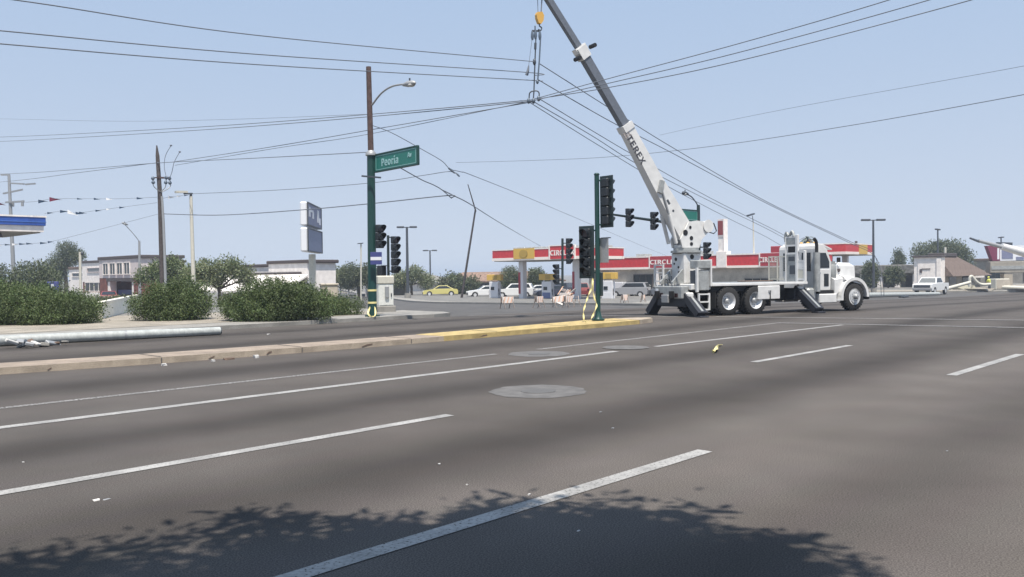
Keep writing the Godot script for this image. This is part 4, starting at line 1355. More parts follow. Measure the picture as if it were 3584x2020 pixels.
func crane_truck():
	var o := thing("crane_truck", "white crane truck on outriggers with grey telescopic boom raised over its tail", "crane truck", Vector3(29.45, gh(29.45, -16.64), -16.64), -deg_to_rad(18.7))
	# chassis
	var s := Sh.new()
	for z in [-0.42, 0.42]: s.box(Vector3(1.9, 0.8, z), Vector3(9.4, 0.28, 0.09), Transform3D(), 0.01)
	for x in [-2.4, -1.2, 0.0, 1.4, 2.8, 4.2, 5.6]: s.box(Vector3(x, 0.78, 0), Vector3(0.12, 0.2, 0.75))
	s.box(Vector3(3.4, 0.66, 0.1), Vector3(2.2, 0.4, 0.7), Transform3D(), 0.06)
	s.cyl(Vector3(-0.7, 0.55, 0), Vector3(3.4, 0.62, 0), 0.07, 10)
	for x in [-0.67, 0.67, 6.05]:
		s.cyl(Vector3(x, 0.53, -0.95), Vector3(x, 0.53, 0.95), 0.09, 12)
		if x < 3: s.ball(Vector3(x, 0.53, 0), Vector3(0.3, 0.26, 0.26), 12)
	part("chassis", s, "frame_black", o)
	for x in [-0.67, 0.67]:
		for e in [-1.0, 1.0]: wheel(o, Vector3(x, 0.54, e * 1.08), 0.54, 0.27, e, true)
	for e in [-1.0, 1.0]: wheel(o, Vector3(6.05, 0.56, e * 1.05), 0.56, 0.32, e, false)
	# deck
	block(o, "deck", -1.45, 3.4, 1.1, 1.2, -1.22, 1.22, "truck_white", 0.015)
	block(o, "deck_plate", -1.4, 3.36, 1.2, 1.215, -1.14, 1.14, "truck_grey")
	block(o, "subframe", -1.4, 2.3, 0.88, 1.098, -1.05, 1.05, "frame_black")
	var b = block(o, "tool_box", 0.78, 1.9, 0.56, 1.08, 0.72, 1.24, "truck_white", 0.025)
	block(b, "latch", 1.28, 1.4, 0.82, 0.9, 1.24, 1.27, "galvanised")
	block(o, "tool_box", 0.9, 1.9, 0.56, 1.08, -1.24, -0.72, "truck_white", 0.025)
	s = Sh.new()
	s.cyl(Vector3(0.62, 0.72, 0.95), Vector3(0.74, 0.72, 1.1), 0.1, 12)
	part("air_tank", s, "galvanised", o)
	for x in [-1.36, 1.36]:
		for e in [-1, 1]: block(o, "mudflap", x - 0.01, x + 0.01, 0.3, 0.9, e * 1.0 - 0.28, e * 1.0 + 0.28, "rubber")
	# cab
	var cab := group_part("cab", o)
	s = Sh.new()
	s.prism([Vector2(4.1, 0.86), Vector2(4.93, 0.86), Vector2(5.0, 1.95), Vector2(4.74, 2.5), Vector2(4.6, 2.62), Vector2(4.4, 2.68), Vector2(4.22, 2.68), Vector2(4.13, 2.62), Vector2(4.1, 2.5)], -0.96, 0.96)
	s.prism([Vector2(4.18, 2.6), Vector2(4.5, 2.6), Vector2(4.4, 2.74), Vector2(4.25, 2.74)], -0.88, 0.88)
	part("shell", s, "truck_white", cab)
	for e in [-1, 1]:
		block(cab, "door", 4.16, 4.88, 0.84, 1.68, e * 0.96 - 0.015, e * 0.96 + 0.015, "truck_white", 0.01)
		block(cab, "door_handle", 4.22, 4.36, 1.5, 1.55, e * 0.99 - 0.012, e * 0.99 + 0.012, "chrome")
		s = Sh.new()
		s.prism([Vector2(4.24, 1.74), Vector2(4.88, 1.74), Vector2(4.88, 1.98), Vector2(4.68, 2.34), Vector2(4.24, 2.34)], e * 0.96 - 0.012, e * 0.96 + 0.012)
		part("side_window", s, "dark_glass", cab)
		block(cab, "lower_window", 4.56, 4.82, 1.0, 1.5, e * 0.976 - 0.01, e * 0.976 + 0.01, "dark_glass")
		block(cab, "rear_window", 4.075, 4.105, 1.62, 2.36, e * 0.5 - 0.22, e * 0.5 + 0.22, "dark_glass")
		block(cab, "cab_step", 4.1, 4.95, 0.7, 0.84, e * 0.98 - 0.14, e * 0.98 + 0.14, "frame_black")
	s = Sh.new()
	s.hull8([Vector3(5.0, 1.98, -0.86), Vector3(5.02, 1.98, -0.86), Vector3(4.77, 2.48, -0.8), Vector3(4.75, 2.48, -0.8), Vector3(5.0, 1.98, 0.86), Vector3(5.02, 1.98, 0.86), Vector3(4.77, 2.48, 0.8), Vector3(4.75, 2.48, 0.8)])
	part("windscreen", s, "dark_glass", cab)
	s = Sh.new()
	s.hull8([Vector3(4.5, 2.66, -0.95), Vector3(4.52, 2.7, -0.95), Vector3(5.06, 2.5, -0.95), Vector3(5.04, 2.46, -0.95), Vector3(4.5, 2.66, 0.95), Vector3(4.52, 2.7, 0.95), Vector3(5.06, 2.5, 0.95), Vector3(5.04, 2.46, 0.95)])
	part("sun_visor", s, "truck_white", cab)
	s = Sh.new()
	for z in [-0.7, -0.35, 0.0, 0.35, 0.7]: s.ball(Vector3(4.36, 2.75, z), Vector3(0.09, 0.05, 0.05), 8)
	part("marker_light", s, "hook_yellow", cab)
	# exhaust and air cleaner
	for e in [1.0]:
		s = Sh.new()
		s.cyl(Vector3(4.0, 0.8, e * 1.12), Vector3(4.0, 2.35, e * 1.12), 0.13, 18)
		var ex := part("exhaust_stack", s, "truck_grey", o)
		s = Sh.new()
		s.tube(smooth([Vector3(4.0, 2.35, e * 1.12), Vector3(4.0, 2.62, e * 1.12), Vector3(3.97, 2.78, e * 1.12), Vector3(3.86, 2.9, e * 1.12)], 5), 0.065, 12)
		part("exhaust_tip", s, "frame_black", ex)
		s = Sh.new()
		s.tube([Vector3(5.15, 1.12, e * 0.86), Vector3(5.15, 1.2, e * 0.86), Vector3(5.15, 1.8, e * 0.86), Vector3(5.15, 1.9, e * 0.86)], [0.1, 0.17, 0.17, 0.12], 16)
		s.cyl(Vector3(5.15, 1.88, e * 0.86), Vector3(5.15, 2.0, e * 0.86), 0.13, 14)
		part("air_cleaner", s, "truck_grey", o)
	block(o, "fuel_tank", 3.55, 4.05, 0.45, 0.95, 0.62, 1.1, "truck_grey", 0.08)
	block(o, "fuel_tank", 3.55, 4.05, 0.45, 0.95, -1.1, -0.62, "truck_grey", 0.08)
	# bonnet and wings
	var hood := group_part("bonnet", o)
	s = Sh.new()
	s.hull8([Vector3(4.98, 0.95, -0.78), Vector3(4.98, 1.84, -0.76), Vector3(4.98, 1.84, 0.76), Vector3(4.98, 0.95, 0.8), Vector3(6.78, 0.85, -0.66), Vector3(6.75, 1.8, -0.62), Vector3(6.75, 1.8, 0.62), Vector3(6.78, 0.85, 0.66)])
	s.hull8([Vector3(4.98, 1.835, -0.76), Vector3(4.98, 2.0, -0.5), Vector3(4.98, 2.0, 0.5), Vector3(4.98, 1.835, 0.76), Vector3(6.75, 1.795, -0.62), Vector3(6.66, 1.94, -0.4), Vector3(6.66, 1.94, 0.4), Vector3(6.75, 1.795, 0.62)])
	part("bonnet_shell", s, "truck_white", hood)
	block(hood, "grille", 6.76, 6.83, 0.75, 1.7, -0.5, 0.5, "chrome", 0.03)
	for k in 9: block(hood, "grille_bar", 6.83, 6.845, 0.8, 1.65, -0.45 + k * 0.11, -0.42 + k * 0.11, "frame_black")
	for e in [-1, 1]:
		s = Sh.new()
		var poly := []
		for k in 19:
			var a := deg_to_rad(-2.0 + 188.0 * k / 18.0)
			poly.append(Vector2(6.05 + cos(a) * 0.82, 0.56 + sin(a) * 0.78))
		poly.append(Vector2(5.0, 0.5)); poly.append(Vector2(5.0, 0.42)); poly.append(Vector2(5.36, 0.42))
		for k in 19:
			var a := deg_to_rad(186.0 - 188.0 * k / 18.0)
			poly.append(Vector2(6.05 + cos(a) * 0.69, 0.56 + sin(a) * 0.66))
		s.prism(poly, e * 0.93 - 0.32, e * 0.93 + 0.32)
		part("wing", s, "truck_white", hood)
		s = Sh.new()
		s.hull8([Vector3(5.0, 0.6, e * 0.7), Vector3(5.0, 1.5, e * 0.7), Vector3(5.0, 1.25, e * 1.12), Vector3(5.0, 0.55, e * 1.12), Vector3(5.75, 1.2, e * 0.6), Vector3(5.75, 1.5, e * 0.62), Vector3(5.75, 1.33, e * 1.1), Vector3(5.75, 1.22, e * 1.1)])
		part("wing_skirt", s, "truck_white", hood)
		s = Sh.new()
		s.hull8([Vector3(5.5, 1.0, e * 0.5), Vector3(5.5, 1.55, e * 0.6), Vector3(5.5, 1.36, e * 1.16), Vector3(5.5, 1.26, e * 1.2), Vector3(6.7, 1.0, e * 0.5), Vector3(6.7, 1.4, e * 0.52), Vector3(6.7, 1.1, e * 1.16), Vector3(6.7, 1.0, e * 1.2)])
		part("wing_top", s, "truck_white", hood)
		s = Sh.new()
		s.box(Vector3(6.78, 1.02, e * 0.86), Vector3(0.1, 0.22, 0.34), Transform3D(), 0.04)
		part("headlight", s, "lamp_lens", hood)
		s = Sh.new()
		s.prism([Vector2(5.62, 1.62), Vector2(5.68, 1.55), Vector2(5.74, 1.62), Vector2(5.74, 1.7), Vector2(5.62, 1.7)], e * 0.72 - 0.05, e * 0.72 + 0.05)
		part("badge", s, "dark_trim", hood)
		s = Sh.new()
		s.tube([Vector3(5.6, 1.82, e * 0.55), Vector3(5.65, 2.0, e * 0.75)], 0.014, 6)
		s.box(Vector3(5.64, 2.06, e * 0.77), Vector3(0.05, 0.2, 0.18), Transform3D(), 0.02)
		part("mirror", s, "frame_black", hood)
		block(o, "step_box", 4.05, 5.02, 0.34, 0.7, e * 1.0 - 0.22, e * 1.0 + 0.22, "truck_white", 0.03)
	block(o, "bumper", 6.84, 6.98, 0.42, 0.8, -1.2, 1.2, "frame_black", 0.04)
	# steel rack behind the cab: tall hose locker, open frame beside it, mesh headboard on the far side
	var r := group_part("cab_rack", o)
	s = Sh.new()
	for c in [[0.2, 3.0, 0.06], [0.78, 3.06, 0.13], [1.17, 2.42, 0.09]]: s.box(Vector3(3.3, (1.2 + c[1]) / 2, c[0]), Vector3(0.1, c[1] - 1.2, c[2]), Transform3D(), 0.01)
	for y in [1.3, 1.72, 2.02, 2.4]: s.beam(Vector3(3.3, y, 0.8), Vector3(3.3, y, 1.17), 0.07, 0.07)
	for y in [2.32, 2.64, 2.98]: s.beam(Vector3(3.3, y, 0.2), Vector3(3.3, y, 0.75), 0.07, 0.07)
	part("rack_frame", s, "truck_white", r)
	block(r, "upper_panel", 3.27, 3.31, 2.67, 2.95, 0.23, 0.72, "truck_grey")
	block(r, "opening", 3.27, 3.29, 2.36, 2.61, 0.32, 0.7, "frame_black")
	block(r, "lower_panel", 3.27, 3.31, 1.22, 2.29, 0.23, 0.72, "truck_grey")
	block(r, "opening", 3.25, 3.27, 1.5, 1.85, 0.42, 0.68, "dark_metal")
	block(r, "opening", 3.25, 3.27, 2.02, 2.2, 0.36, 0.66, "dark_metal")
	block(r, "side_panel", 3.27, 3.31, 1.76, 1.99, 0.84, 1.12, "truck_white")
	block(r, "side_panel", 3.27, 3.31, 1.34, 1.69, 0.84, 1.12, "cream_pole")
	s = Sh.new()
	s.tube(smooth([Vector3(3.3, 2.9, 0.15), Vector3(3.3, 3.16, 0.22), Vector3(3.3, 3.02, 0.36), Vector3(3.32, 3.2, 0.5), Vector3(3.3, 3.0, 0.62)], 6), 0.06, 8)
	s.tube(smooth([Vector3(3.36, 2.8, 0.1), Vector3(3.36, 3.08, 0.18), Vector3(3.36, 2.9, 0.5)], 6), 0.05, 8)
	part("hose_bundle", s, "truck_grey", r)
	s = Sh.new()
	for z in [-0.75, -0.28, 0.17]: s.beam(Vector3(3.3, 1.2, z), Vector3(3.3, 2.24, z), 0.04, 0.04)
	for y in [1.3, 2.22]: s.beam(Vector3(3.3, y, -0.75), Vector3(3.3, y, 0.17), 0.04, 0.04)
	for k in 13: s.beam(Vector3(3.3, 1.3, -0.7 + k * 0.07), Vector3(3.3, 2.2, -0.7 + k * 0.07), 0.007, 0.007)
	for k in 13: s.beam(Vector3(3.3, 1.34 + k * 0.07, -0.75), Vector3(3.3, 1.34 + k * 0.07, 0.17), 0.007, 0.007)
	part("mesh_screen", s, "cream_pole", r)
	block(o, "timber", 1.6, 3.1, 1.216, 1.26, -0.8, -0.3, "rust", 0.02)
	# pedestal
	var px := -1.66
	block(o, "pedestal_base", px - 0.62, px + 0.75, 0.98, 1.2, -0.7, 1.05, "truck_white", 0.03)
	var ped = block(o, "pedestal", px - 0.4, px + 0.4, 1.2, 2.36, -0.4, 0.4, "truck_white", 0.05)
	s = Sh.new()
	for c in [[0.12, 1.66, 0.1], [-0.05, 2.2, 0.09]]: s.cyl(Vector3(px + c[0], c[1], 0.4), Vector3(px + c[0], c[1], 0.412), c[2], 18)
	for c in [[-0.1, 2.12, 0.07], [0.05, 1.82, 0.045], [0.08, 1.62, 0.06], [-0.2, 1.95, 0.04]]: s.cyl(Vector3(px - 0.4, c[1], c[0]), Vector3(px - 0.412, c[1], c[0]), c[2], 14)
	part("port", s, "frame_black", ped)
	block(ped, "door_panel", px - 0.2, px + 0.3, 1.24, 2.0, 0.401, 0.42, "truck_white", 0.008)
	s = Sh.new()
	s.hull8([Vector3(px - 0.45, 1.2, -0.4), Vector3(px - 0.95, 1.2, -0.4), Vector3(px - 0.95, 1.28, -0.4), Vector3(px - 0.45, 1.75, -0.4), Vector3(px - 0.45, 1.2, -0.32), Vector3(px - 0.95, 1.2, -0.32), Vector3(px - 0.95, 1.28, -0.32), Vector3(px - 0.45, 1.75, -0.32)])
	s.hull8([Vector3(px - 0.45, 1.2, 0.3), Vector3(px - 0.95, 1.2, 0.3), Vector3(px - 0.95, 1.28, 0.3), Vector3(px - 0.45, 1.75, 0.3), Vector3(px - 0.45, 1.2, 0.38), Vector3(px - 0.95, 1.2, 0.38), Vector3(px - 0.95, 1.28, 0.38), Vector3(px - 0.45, 1.75, 0.38)])
	part("gusset", s, "truck_grey", ped)
	s = Sh.new()
	s.cyl(Vector3(px, 2.36, 0), Vector3(px, 2.44, 0), 0.57, 30)
	s.cyl(Vector3(px, 2.44, 0), Vector3(px, 2.54, 0), 0.47, 30)
	part("slew_ring", s, "truck_grey", o)
	# turret and winch
	var tur := group_part("turret", o)
	s = Sh.new()
	for e in [-1, 1]:
		s.prism([Vector2(px - 0.42, 2.54), Vector2(px + 0.38, 2.54), Vector2(px + 0.5, 2.85), Vector2(px + 0.8, 3.1), Vector2(px + 0.78, 3.5), Vector2(px + 0.3, 3.56), Vector2(px - 0.1, 3.5), Vector2(px - 0.5, 2.85)], e * 0.28 - 0.035, e * 0.28 + 0.035)
	s.box(Vector3(px, 2.6, 0), Vector3(0.78, 0.1, 0.54))
	s.box(Vector3(px + 0.45, 3.3, 0), Vector3(0.6, 0.34, 0.5), Transform3D(), 0.05)
	part("side_plate", s, "truck_white", tur)
	s = Sh.new()
	for c in [[-0.28, 3.1, 0.11], [0.0, 2.9, 0.08], [0.0, 2.68, 0.07], [-0.05, 3.3, 0.06]]: s.cyl(Vector3(px + c[0], c[1], 0.315), Vector3(px + c[0], c[1], 0.327), c[2], 16)
	part("pin_cap", s, "frame_black", tur)
	s = Sh.new()
	s.cyl(Vector3(px + 0.8, 3.36, -0.42), Vector3(px + 0.8, 3.36, 0.34), 0.2, 20)
	for e in [-0.34, 0.34]: s.cyl(Vector3(px + 0.8, 3.36, e), Vector3(px + 0.8, 3.36, e * 1.08), 0.24, 20)
	part("winch_drum", s, "truck_white", tur)
	s = Sh.new()
	s.tube([Vector3(px + 0.9, 3.15, 0.2), Vector3(px + 1.1, 3.08, 0.3), Vector3(px + 1.22, 3.18, 0.32), Vector3(px + 1.1, 3.48, 0.3)], 0.022, 6)
	part("hose", s, "frame_black", tur)
	# boom
	var boom := group_part("boom", o)
	var p0 := Vector3(-1.75, 3.05, 0)
	var p1 := Vector3(-3.15, 5.03, 0)
	var p2 := Vector3(-4.42, 6.93, 0)
	var p3 := Vector3(-6.12, 9.22, 0)
	var p4 := Vector3(-7.671, 11.162, 0)
	s = Sh.new()
	var secs := [[p0, 0.74, 0.4], [p1, 0.54, 0.38], [p2, 0.42, 0.36]]
	for i in 2:
		var q := []
		for e in [secs[i], secs[i + 1]]:
			var nrm := Vector3(0.82, 0.57, 0)
			for w in [[-1, -1], [1, -1], [1, 1], [-1, 1]]: q.append(e[0] + nrm * e[1] * 0.5 * w[0] + Vector3(0, 0, e[2] * 0.5 * w[1]))
		s.hull8(q)
	part("base_section", s, "truck_white", boom)
	s = Sh.new()
	s.beam(p2 - (p2 - p1).normalized() * 0.2, p2 + (p2 - p1).normalized() * 0.05, 0.42, 0.47, Vector3(0.82, 0.57, 0))
	part("end_collar", s, "truck_white", boom)
	s = Sh.new()
	s.beam(p2, p3, 0.27, 0.3, Vector3(0.8, 0.6, 0))
	part("second_section", s, "boom_grey", boom)
	s = Sh.new()
	var d := (p3 - p2).normalized()
	s.beam(p3 - d * 0.06, p3 + d * 0.36, 0.34, 0.4, Vector3(0.8, 0.6, 0))
	s.beam(p3 + d * 0.2, p3 + d * 0.4, 0.26, 0.48, Vector3(0.8, 0.6, 0))
	var col := part("collar", s, "truck_white", boom)
	s = Sh.new()
	for q in [p3 + Vector3(0.36, 0.42, 0), p3 + Vector3(-0.28, -0.1, 0)]: s.cyl(q - Vector3(0, 0, 0.16), q + Vector3(0, 0, 0.16), 0.075, 12)
	part("roller", s, "frame_black", col)
	s = Sh.new()
	s.beam(p3 + d * 0.1, p4, 0.19, 0.21, Vector3(0.8, 0.6, 0))
	part("tip_section", s, "boom_grey", boom)
	s = Sh.new()
	s.beam(p4 - d * 0.1, p4 + d * 0.35, 0.24, 0.3, Vector3(0.8, 0.6, 0))
	part("boom_head", s, "truck_white", boom)
	s = Sh.new()
	for e in [-0.08, 0.08]: s.cyl(p4 + d * 0.2 + Vector3(-0.2, -0.12, e - 0.03), p4 + d * 0.2 + Vector3(-0.2, -0.12, e + 0.03), 0.18, 18)
	part("head_sheave", s, "dark_metal", boom)
	var tx := Vector3(0.57, -0.82, 0).normalized()
	var ty := Vector3(0.82, 0.57, 0).normalized()
	var le := part("lettering", text("TEREX", 0.25, 0.012), "lettering", boom)
	le.transform = Transform3D(Basis(tx * 1.15, ty, Vector3(0, 0, 1)), Vector3(-4.061, 6.067, 0.18) + Vector3(0, 0, 0.005))
	s = Sh.new()
	var lt := Transform3D(Basis(tx, ty, Vector3(0, 0, 1)), Vector3(-4.457, 6.584, 0.18))
	for k in 3: s.box(Vector3(0, (k - 1) * 0.1, 0.006), Vector3(0.2, 0.06, 0.012), lt)
	part("logo", s, "logo_grey", boom)
	s = Sh.new()
	for c in [Vector3(-2.538, 3.637, 0.18), Vector3(-2.405, 3.904, 0.18)]: s.cyl(c, c + Vector3(0, 0, 0.02), 0.05, 10)
	s.box(Vector3.ZERO, Vector3(0.2, 0.1, 0.03), Transform3D(Basis(tx, ty, Vector3(0, 0, 1)), Vector3(-2.624, 4.221, 0.18)))
	part("boss", s, "dark_metal", boom)
	# lift cylinders under the boom
	for e in [-0.22, 0.22]:
		s = Sh.new()
		s.cyl(Vector3(-2.3, 2.7, e), Vector3(-2.62, 3.75, e), 0.07, 14)
		var cy := part("lift_cylinder", s, "truck_white", o)
		s = Sh.new()
		s.cyl(Vector3(-2.62, 3.75, e), Vector3(-2.98, 4.75, e), 0.04, 12)
		part("rod", s, "galvanised", cy)
		s = Sh.new()
		s.beam(Vector3(-3.05, 4.55, e), Vector3(-2.92, 5.0, e), 0.08, 0.2, Vector3(0.82, 0.57, 0))
		part("bracket", s, "truck_grey", cy)
	# hook block
	var hb: Vector3 = Vector3(-7.917, 10.346, 0)
	s = Sh.new()
	s.tube([Vector3(-7.984, 11.197, 0), hb + Vector3(-0.05, 0.1, 0)], 0.012, 5)
	s.tube([Vector3(-7.797, 11.143, 0), hb + Vector3(0.06, 0.1, 0)], 0.022, 6)
	part("hoist_rope", s, "wire", o)
	s = Sh.new()
	s.prism([Vector2(-0.1, 0.17), Vector2(0.08, 0.2), Vector2(0.15, 0.08), Vector2(0.12, -0.1), Vector2(0.03, -0.22), Vector2(-0.06, -0.2), Vector2(-0.13, -0.04), Vector2(-0.14, 0.08)], -0.07, 0.07, Transform3D(Basis(), hb))
	var hk := part("hook_block", s, "hook_yellow", o)
	s = Sh.new()
	s.tube(smooth([hb + Vector3(0, -0.2, 0), hb + Vector3(0, -0.28, 0), hb + Vector3(0.08, -0.33, 0), hb + Vector3(0.05, -0.42, 0), hb + Vector3(-0.05, -0.4, 0)], 5), 0.022, 8)
	part("hook", s, "dark_metal", hk)
	# operator station and steps on the near side
	var st := group_part("control_station", o)
	block(st, "console", -2.12, -1.5, 1.75, 2.06, 0.75, 1.22, "truck_grey", 0.03)
	block(st, "end_panel", -1.54, -1.47, 1.1, 2.08, 0.7, 1.24, "truck_white", 0.01)
	block(st, "lever_panel", -2.05, -1.56, 0.96, 1.7, 0.85, 1.18, "truck_grey", 0.02)
	block(st, "opening", -2.14, -2.06, 1.2, 1.68, 0.8, 1.1, "dark_metal")
	block(st, "post", -2.18, -2.1, 0.9, 1.78, 1.14, 1.22, "truck_white")
	s = Sh.new()
	for x in [-2.1, -1.62]: s.box(Vector3(x, 0.55, 1.22), Vector3(0.06, 0.62, 0.06))
	for y in [0.26, 0.54, 0.82]: s.box(Vector3(-1.86, y, 1.22), Vector3(0.42, 0.05, 0.06))
	part("step_ladder", s, "truck_white", o)
	# rear body and rails
	block(o, "rear_body", -2.62, -2.3, 0.66, 1.12, -0.68, 0.9, "truck_grey", 0.03)
	for z in [-0.5, -0.25, 0.6]: block(o, "tail_lamp", -2.65, -2.61, 0.72, 0.86, z - 0.08, z + 0.08, "lens_red")
	block(o, "pintle_plate", -2.7, -2.62, 0.5, 0.8, -0.2, 0.2, "galvanised", 0.02)
	block(o, "plate_white", -2.64, -2.618, 0.9, 1.02, -0.6, -0.46, "sign_white")
	s = Sh.new()
	for z in [-0.86, -0.36]: s.box(Vector3(-2.46, 1.5, z), Vector3(0.06, 0.86, 0.06))
	for y in [1.3, 1.62, 1.9]: s.box(Vector3(-2.46, y, -0.61), Vector3(0.05, 0.05, 0.44))
	part("rear_rail", s, "truck_white", o)
	s = Sh.new()
	for k in 6: s.tube(smooth([Vector3(-2.5, 1.1, -0.4 + 0.2 * k), Vector3(-2.45, 1.33 + 0.05 * (k % 3), -0.4 + 0.16 * k), Vector3(-2.3, 1.25, -0.3 + 0.1 * k), Vector3(-2.1, 1.2, -0.2 + 0.1 * k)], 5), 0.022, 6)
	part("hydraulic_hose", s, "dark_metal", o)
	# outriggers
	block(o, "outrigger_box", -2.5, -2.0, 0.36, 0.78, -0.7, 0.95, "outrigger_black", 0.03)
	block(o, "outrigger_box", 2.95, 3.5, 0.5, 0.95, -0.95, 0.95, "outrigger_black", 0.03)
	for c in [[-2.32, 1.62, 0.78], [3.22, 1.9, 0.95]]:
		for e in [-1.0, 1.0]:
			s = Sh.new()
			var a := Vector3(c[0], c[2], e * 0.85)
			var f := Vector3(c[0], 0.1, e * (c[1] if e > 0.0 or c[0] > 0.0 else 1.3))
			if e < 0.0 and c[0] < 0.0: a.z = -0.68
			s.beam(a, f, 0.42, 0.24, Vector3.UP)
			var leg := part("outrigger", s, "outrigger_black", o)
			s = Sh.new()
			s.beam(a + Vector3(0, 0.12, e * 0.02), f + Vector3(0, 0.12, e * 0.05), 0.1, 0.05)
			part("edge_strip", s, "truck_grey", leg)
			s = Sh.new()
			s.box(Vector3(c[0], c[2] - 0.02, a.z + e * 0.07), Vector3(0.3, 0.26, 0.3), Transform3D(), 0.05)
			part("knuckle", s, "truck_white", leg)
			s = Sh.new()
			s.box(Vector3(c[0], 0.03, f.z), Vector3(0.4, 0.06, 0.36), Transform3D(), 0.02)
			part("foot_pad", s, "outrigger_black", leg)


func rigging_and_wires():
	# insulated link sticks hanging from the crane's hook
	var b: Vector3 = Vector3(21.852, 9.946, -19.295)
	var o := thing("lifting_rig", "insulated sticks and three clamp yoke hanging from the crane hook", "lifting rig", b)
	var s := Sh.new()
	s.beam(Vector3(21.776, 9.893, -19.374) - b, Vector3(21.98, 9.89, -19.157) - b, 0.05, 0.06)
	s.tube([Vector3(0, 0.12, 0), Vector3(0, -0.1, 0)], 0.02, 6)
	part("spreader", s, "dark_metal", o)
	for p in [[1339, 78, 1340, 98], [1347, 76, 1347, 100], [1358, 78, 1359, 92]]:
		s = Sh.new()
		var c: Vector3 = b.lerp(b, 0.0)
		c = Vector3((p[0] - 1346) * 0.0135 * 0.684, -(p[1] - 74) * 0.0135, (p[0] - 1346) * 0.0135 * 0.729)
		s.tube([c + Vector3(0, 0.0, 0), c - Vector3(0, 0.1, 0), c - Vector3(0, 0.2, 0), c - Vector3(0, 0.3, 0)], [0.03, 0.05, 0.055, 0.035], 8)
		part("insulator", s, "insulator", o)
	s = Sh.new()
	s.tube([Vector3(21.864, 9.621, -19.275) - b, Vector3(21.831, 8.918, -19.293) - b, Vector3(21.78, 7.755, -19.321) - b], [0.02, 0.024, 0.022], 8)
	s.tube([Vector3(21.852, 9.486, -19.285) - b, Vector3(21.843, 9.27, -19.289) - b], 0.042, 8)
	s.ball(Vector3(21.815, 8.837, -19.308) - b, Vector3(0.06, 0.12, 0.06), 8)
	part("centre_stick", s, "dark_metal", o)
	s = Sh.new()
	s.tube([Vector3(21.976, 9.7, -19.157) - b, Vector3(21.933, 8.916, -19.185) - b, Vector3(21.882, 8.24, -19.223) - b], 0.026, 8)
	s.ball(Vector3(21.871, 8.159, -19.233) - b, Vector3(0.05, 0.08, 0.05), 8)
	part("side_stick", s, "insulator", o)
	s = Sh.new()
	s.tube([Vector3(21.781, 9.663, -19.364) - b, Vector3(21.679, 8.718, -19.451) - b], 0.008, 5)
	s.tube([Vector3(21.679, 8.718, -19.451) - b, Vector3(21.657, 8.542, -19.47) - b, Vector3(21.626, 8.394, -19.499) - b], [0.02, 0.045, 0.055], 8)
	part("tag_line", s, "wire", o)
	s = Sh.new()
	s.tube(smooth([Vector3(21.665, 7.567, -19.439) - b, Vector3(21.678, 7.757, -19.429) - b, Vector3(21.716, 7.824, -19.39) - b, Vector3(21.782, 7.85, -19.321) - b, Vector3(21.856, 7.848, -19.242) - b, Vector3(21.901, 7.78, -19.192) - b, Vector3(21.897, 7.617, -19.192) - b], 5), 0.022, 8)
	s.tube([Vector3(21.782, 7.85, -19.321) - b, Vector3(21.767, 7.593, -19.33) - b], 0.022, 8)
	part("yoke", s, "dark_metal", o)
	for c in [Vector3(21.654, 7.513, -19.448) - b, Vector3(21.766, 7.511, -19.33) - b, Vector3(21.888, 7.59, -19.202) - b]:
		s = Sh.new()
		s.ball(c, Vector3(0.065, 0.1, 0.065), 10)
		part("clamp", s, "insulator", o)
	# conductors along the wide road, from the left edge to the rig
	wire("highest conductor from the upper left to the hanging rig", [Vector3(3.053, 7.366, -20.261), Vector3(6.199, 7.425, -19.541), Vector3(11.614, 7.876, -19.922), Vector3(21.82, 8.85, -19.303)], 0.012)
	wire("second conductor from the left edge to the rope end of the rig", [Vector3(3.038, 6.635, -20.259), Vector3(5.631, 6.717, -19.545), Vector3(11.499, 7.331, -19.74), Vector3(21.637, 8.488, -19.49), Vector3(21.811, 8.377, -19.302)], 0.012)
	wire("third conductor from the left edge, lowest of the three reaching the rig", [Vector3(3.033, 6.381, -20.259), Vector3(5.626, 6.449, -19.544), Vector3(11.493, 7.067, -19.739), Vector3(21.576, 8.232, -19.548), Vector3(21.807, 8.201, -19.302)], 0.012)
	# sagging away to the right behind the boom
	wire("upper conductor from the rig sagging right behind the grey boom", [Vector3(21.93, 8.781, -19.185), Vector3(25.904, 7.88, -19.315), Vector3(31.469, 6.94, -19.941), Vector3(40.245, 5.126, -20.049), Vector3(49.462, 3.385, -19.691), Vector3(53.023, 2.679, -19.534), Vector3(53.804, 1.117, -19.397), Vector3(54.345, 0.023, -19.525)], 0.014)
	wire("lower conductor from the rig meeting the upper one beyond the boom", [Vector3(21.882, 8.24, -19.223), Vector3(25.994, 7.311, -19.205), Vector3(31.464, 6.702, -19.941), Vector3(40.244, 5.045, -20.049), Vector3(49.46, 3.292, -19.69), Vector3(53.086, 2.484, -19.462), Vector3(53.919, 1.017, -19.271), Vector3(54.463, -0.004, -19.399)], 0.014)
	wire("right wire of the pair dropping from the clamps across the white boom", [Vector3(21.897, 7.59, -19.192), Vector3(26.808, 7.133, -20.526), Vector3(31.315, 6.632, -21.558), Vector3(42.039, 5.554, -23.993), Vector3(55.035, 4.068, -26.19), Vector3(61.099, 2.846, -27.009), Vector3(62.418, -0.127, -26.996)], 0.013)
	wire("left wire of the pair dropping from the clamps across the white boom", [Vector3(21.774, 7.484, -19.32), Vector3(26.699, 7.025, -20.64), Vector3(31.309, 6.335, -21.558), Vector3(42.036, 5.379, -23.993), Vector3(54.794, 4.073, -26.447), Vector3(60.897, 2.791, -27.223), Vector3(62.213, -0.124, -27.214)], 0.013)
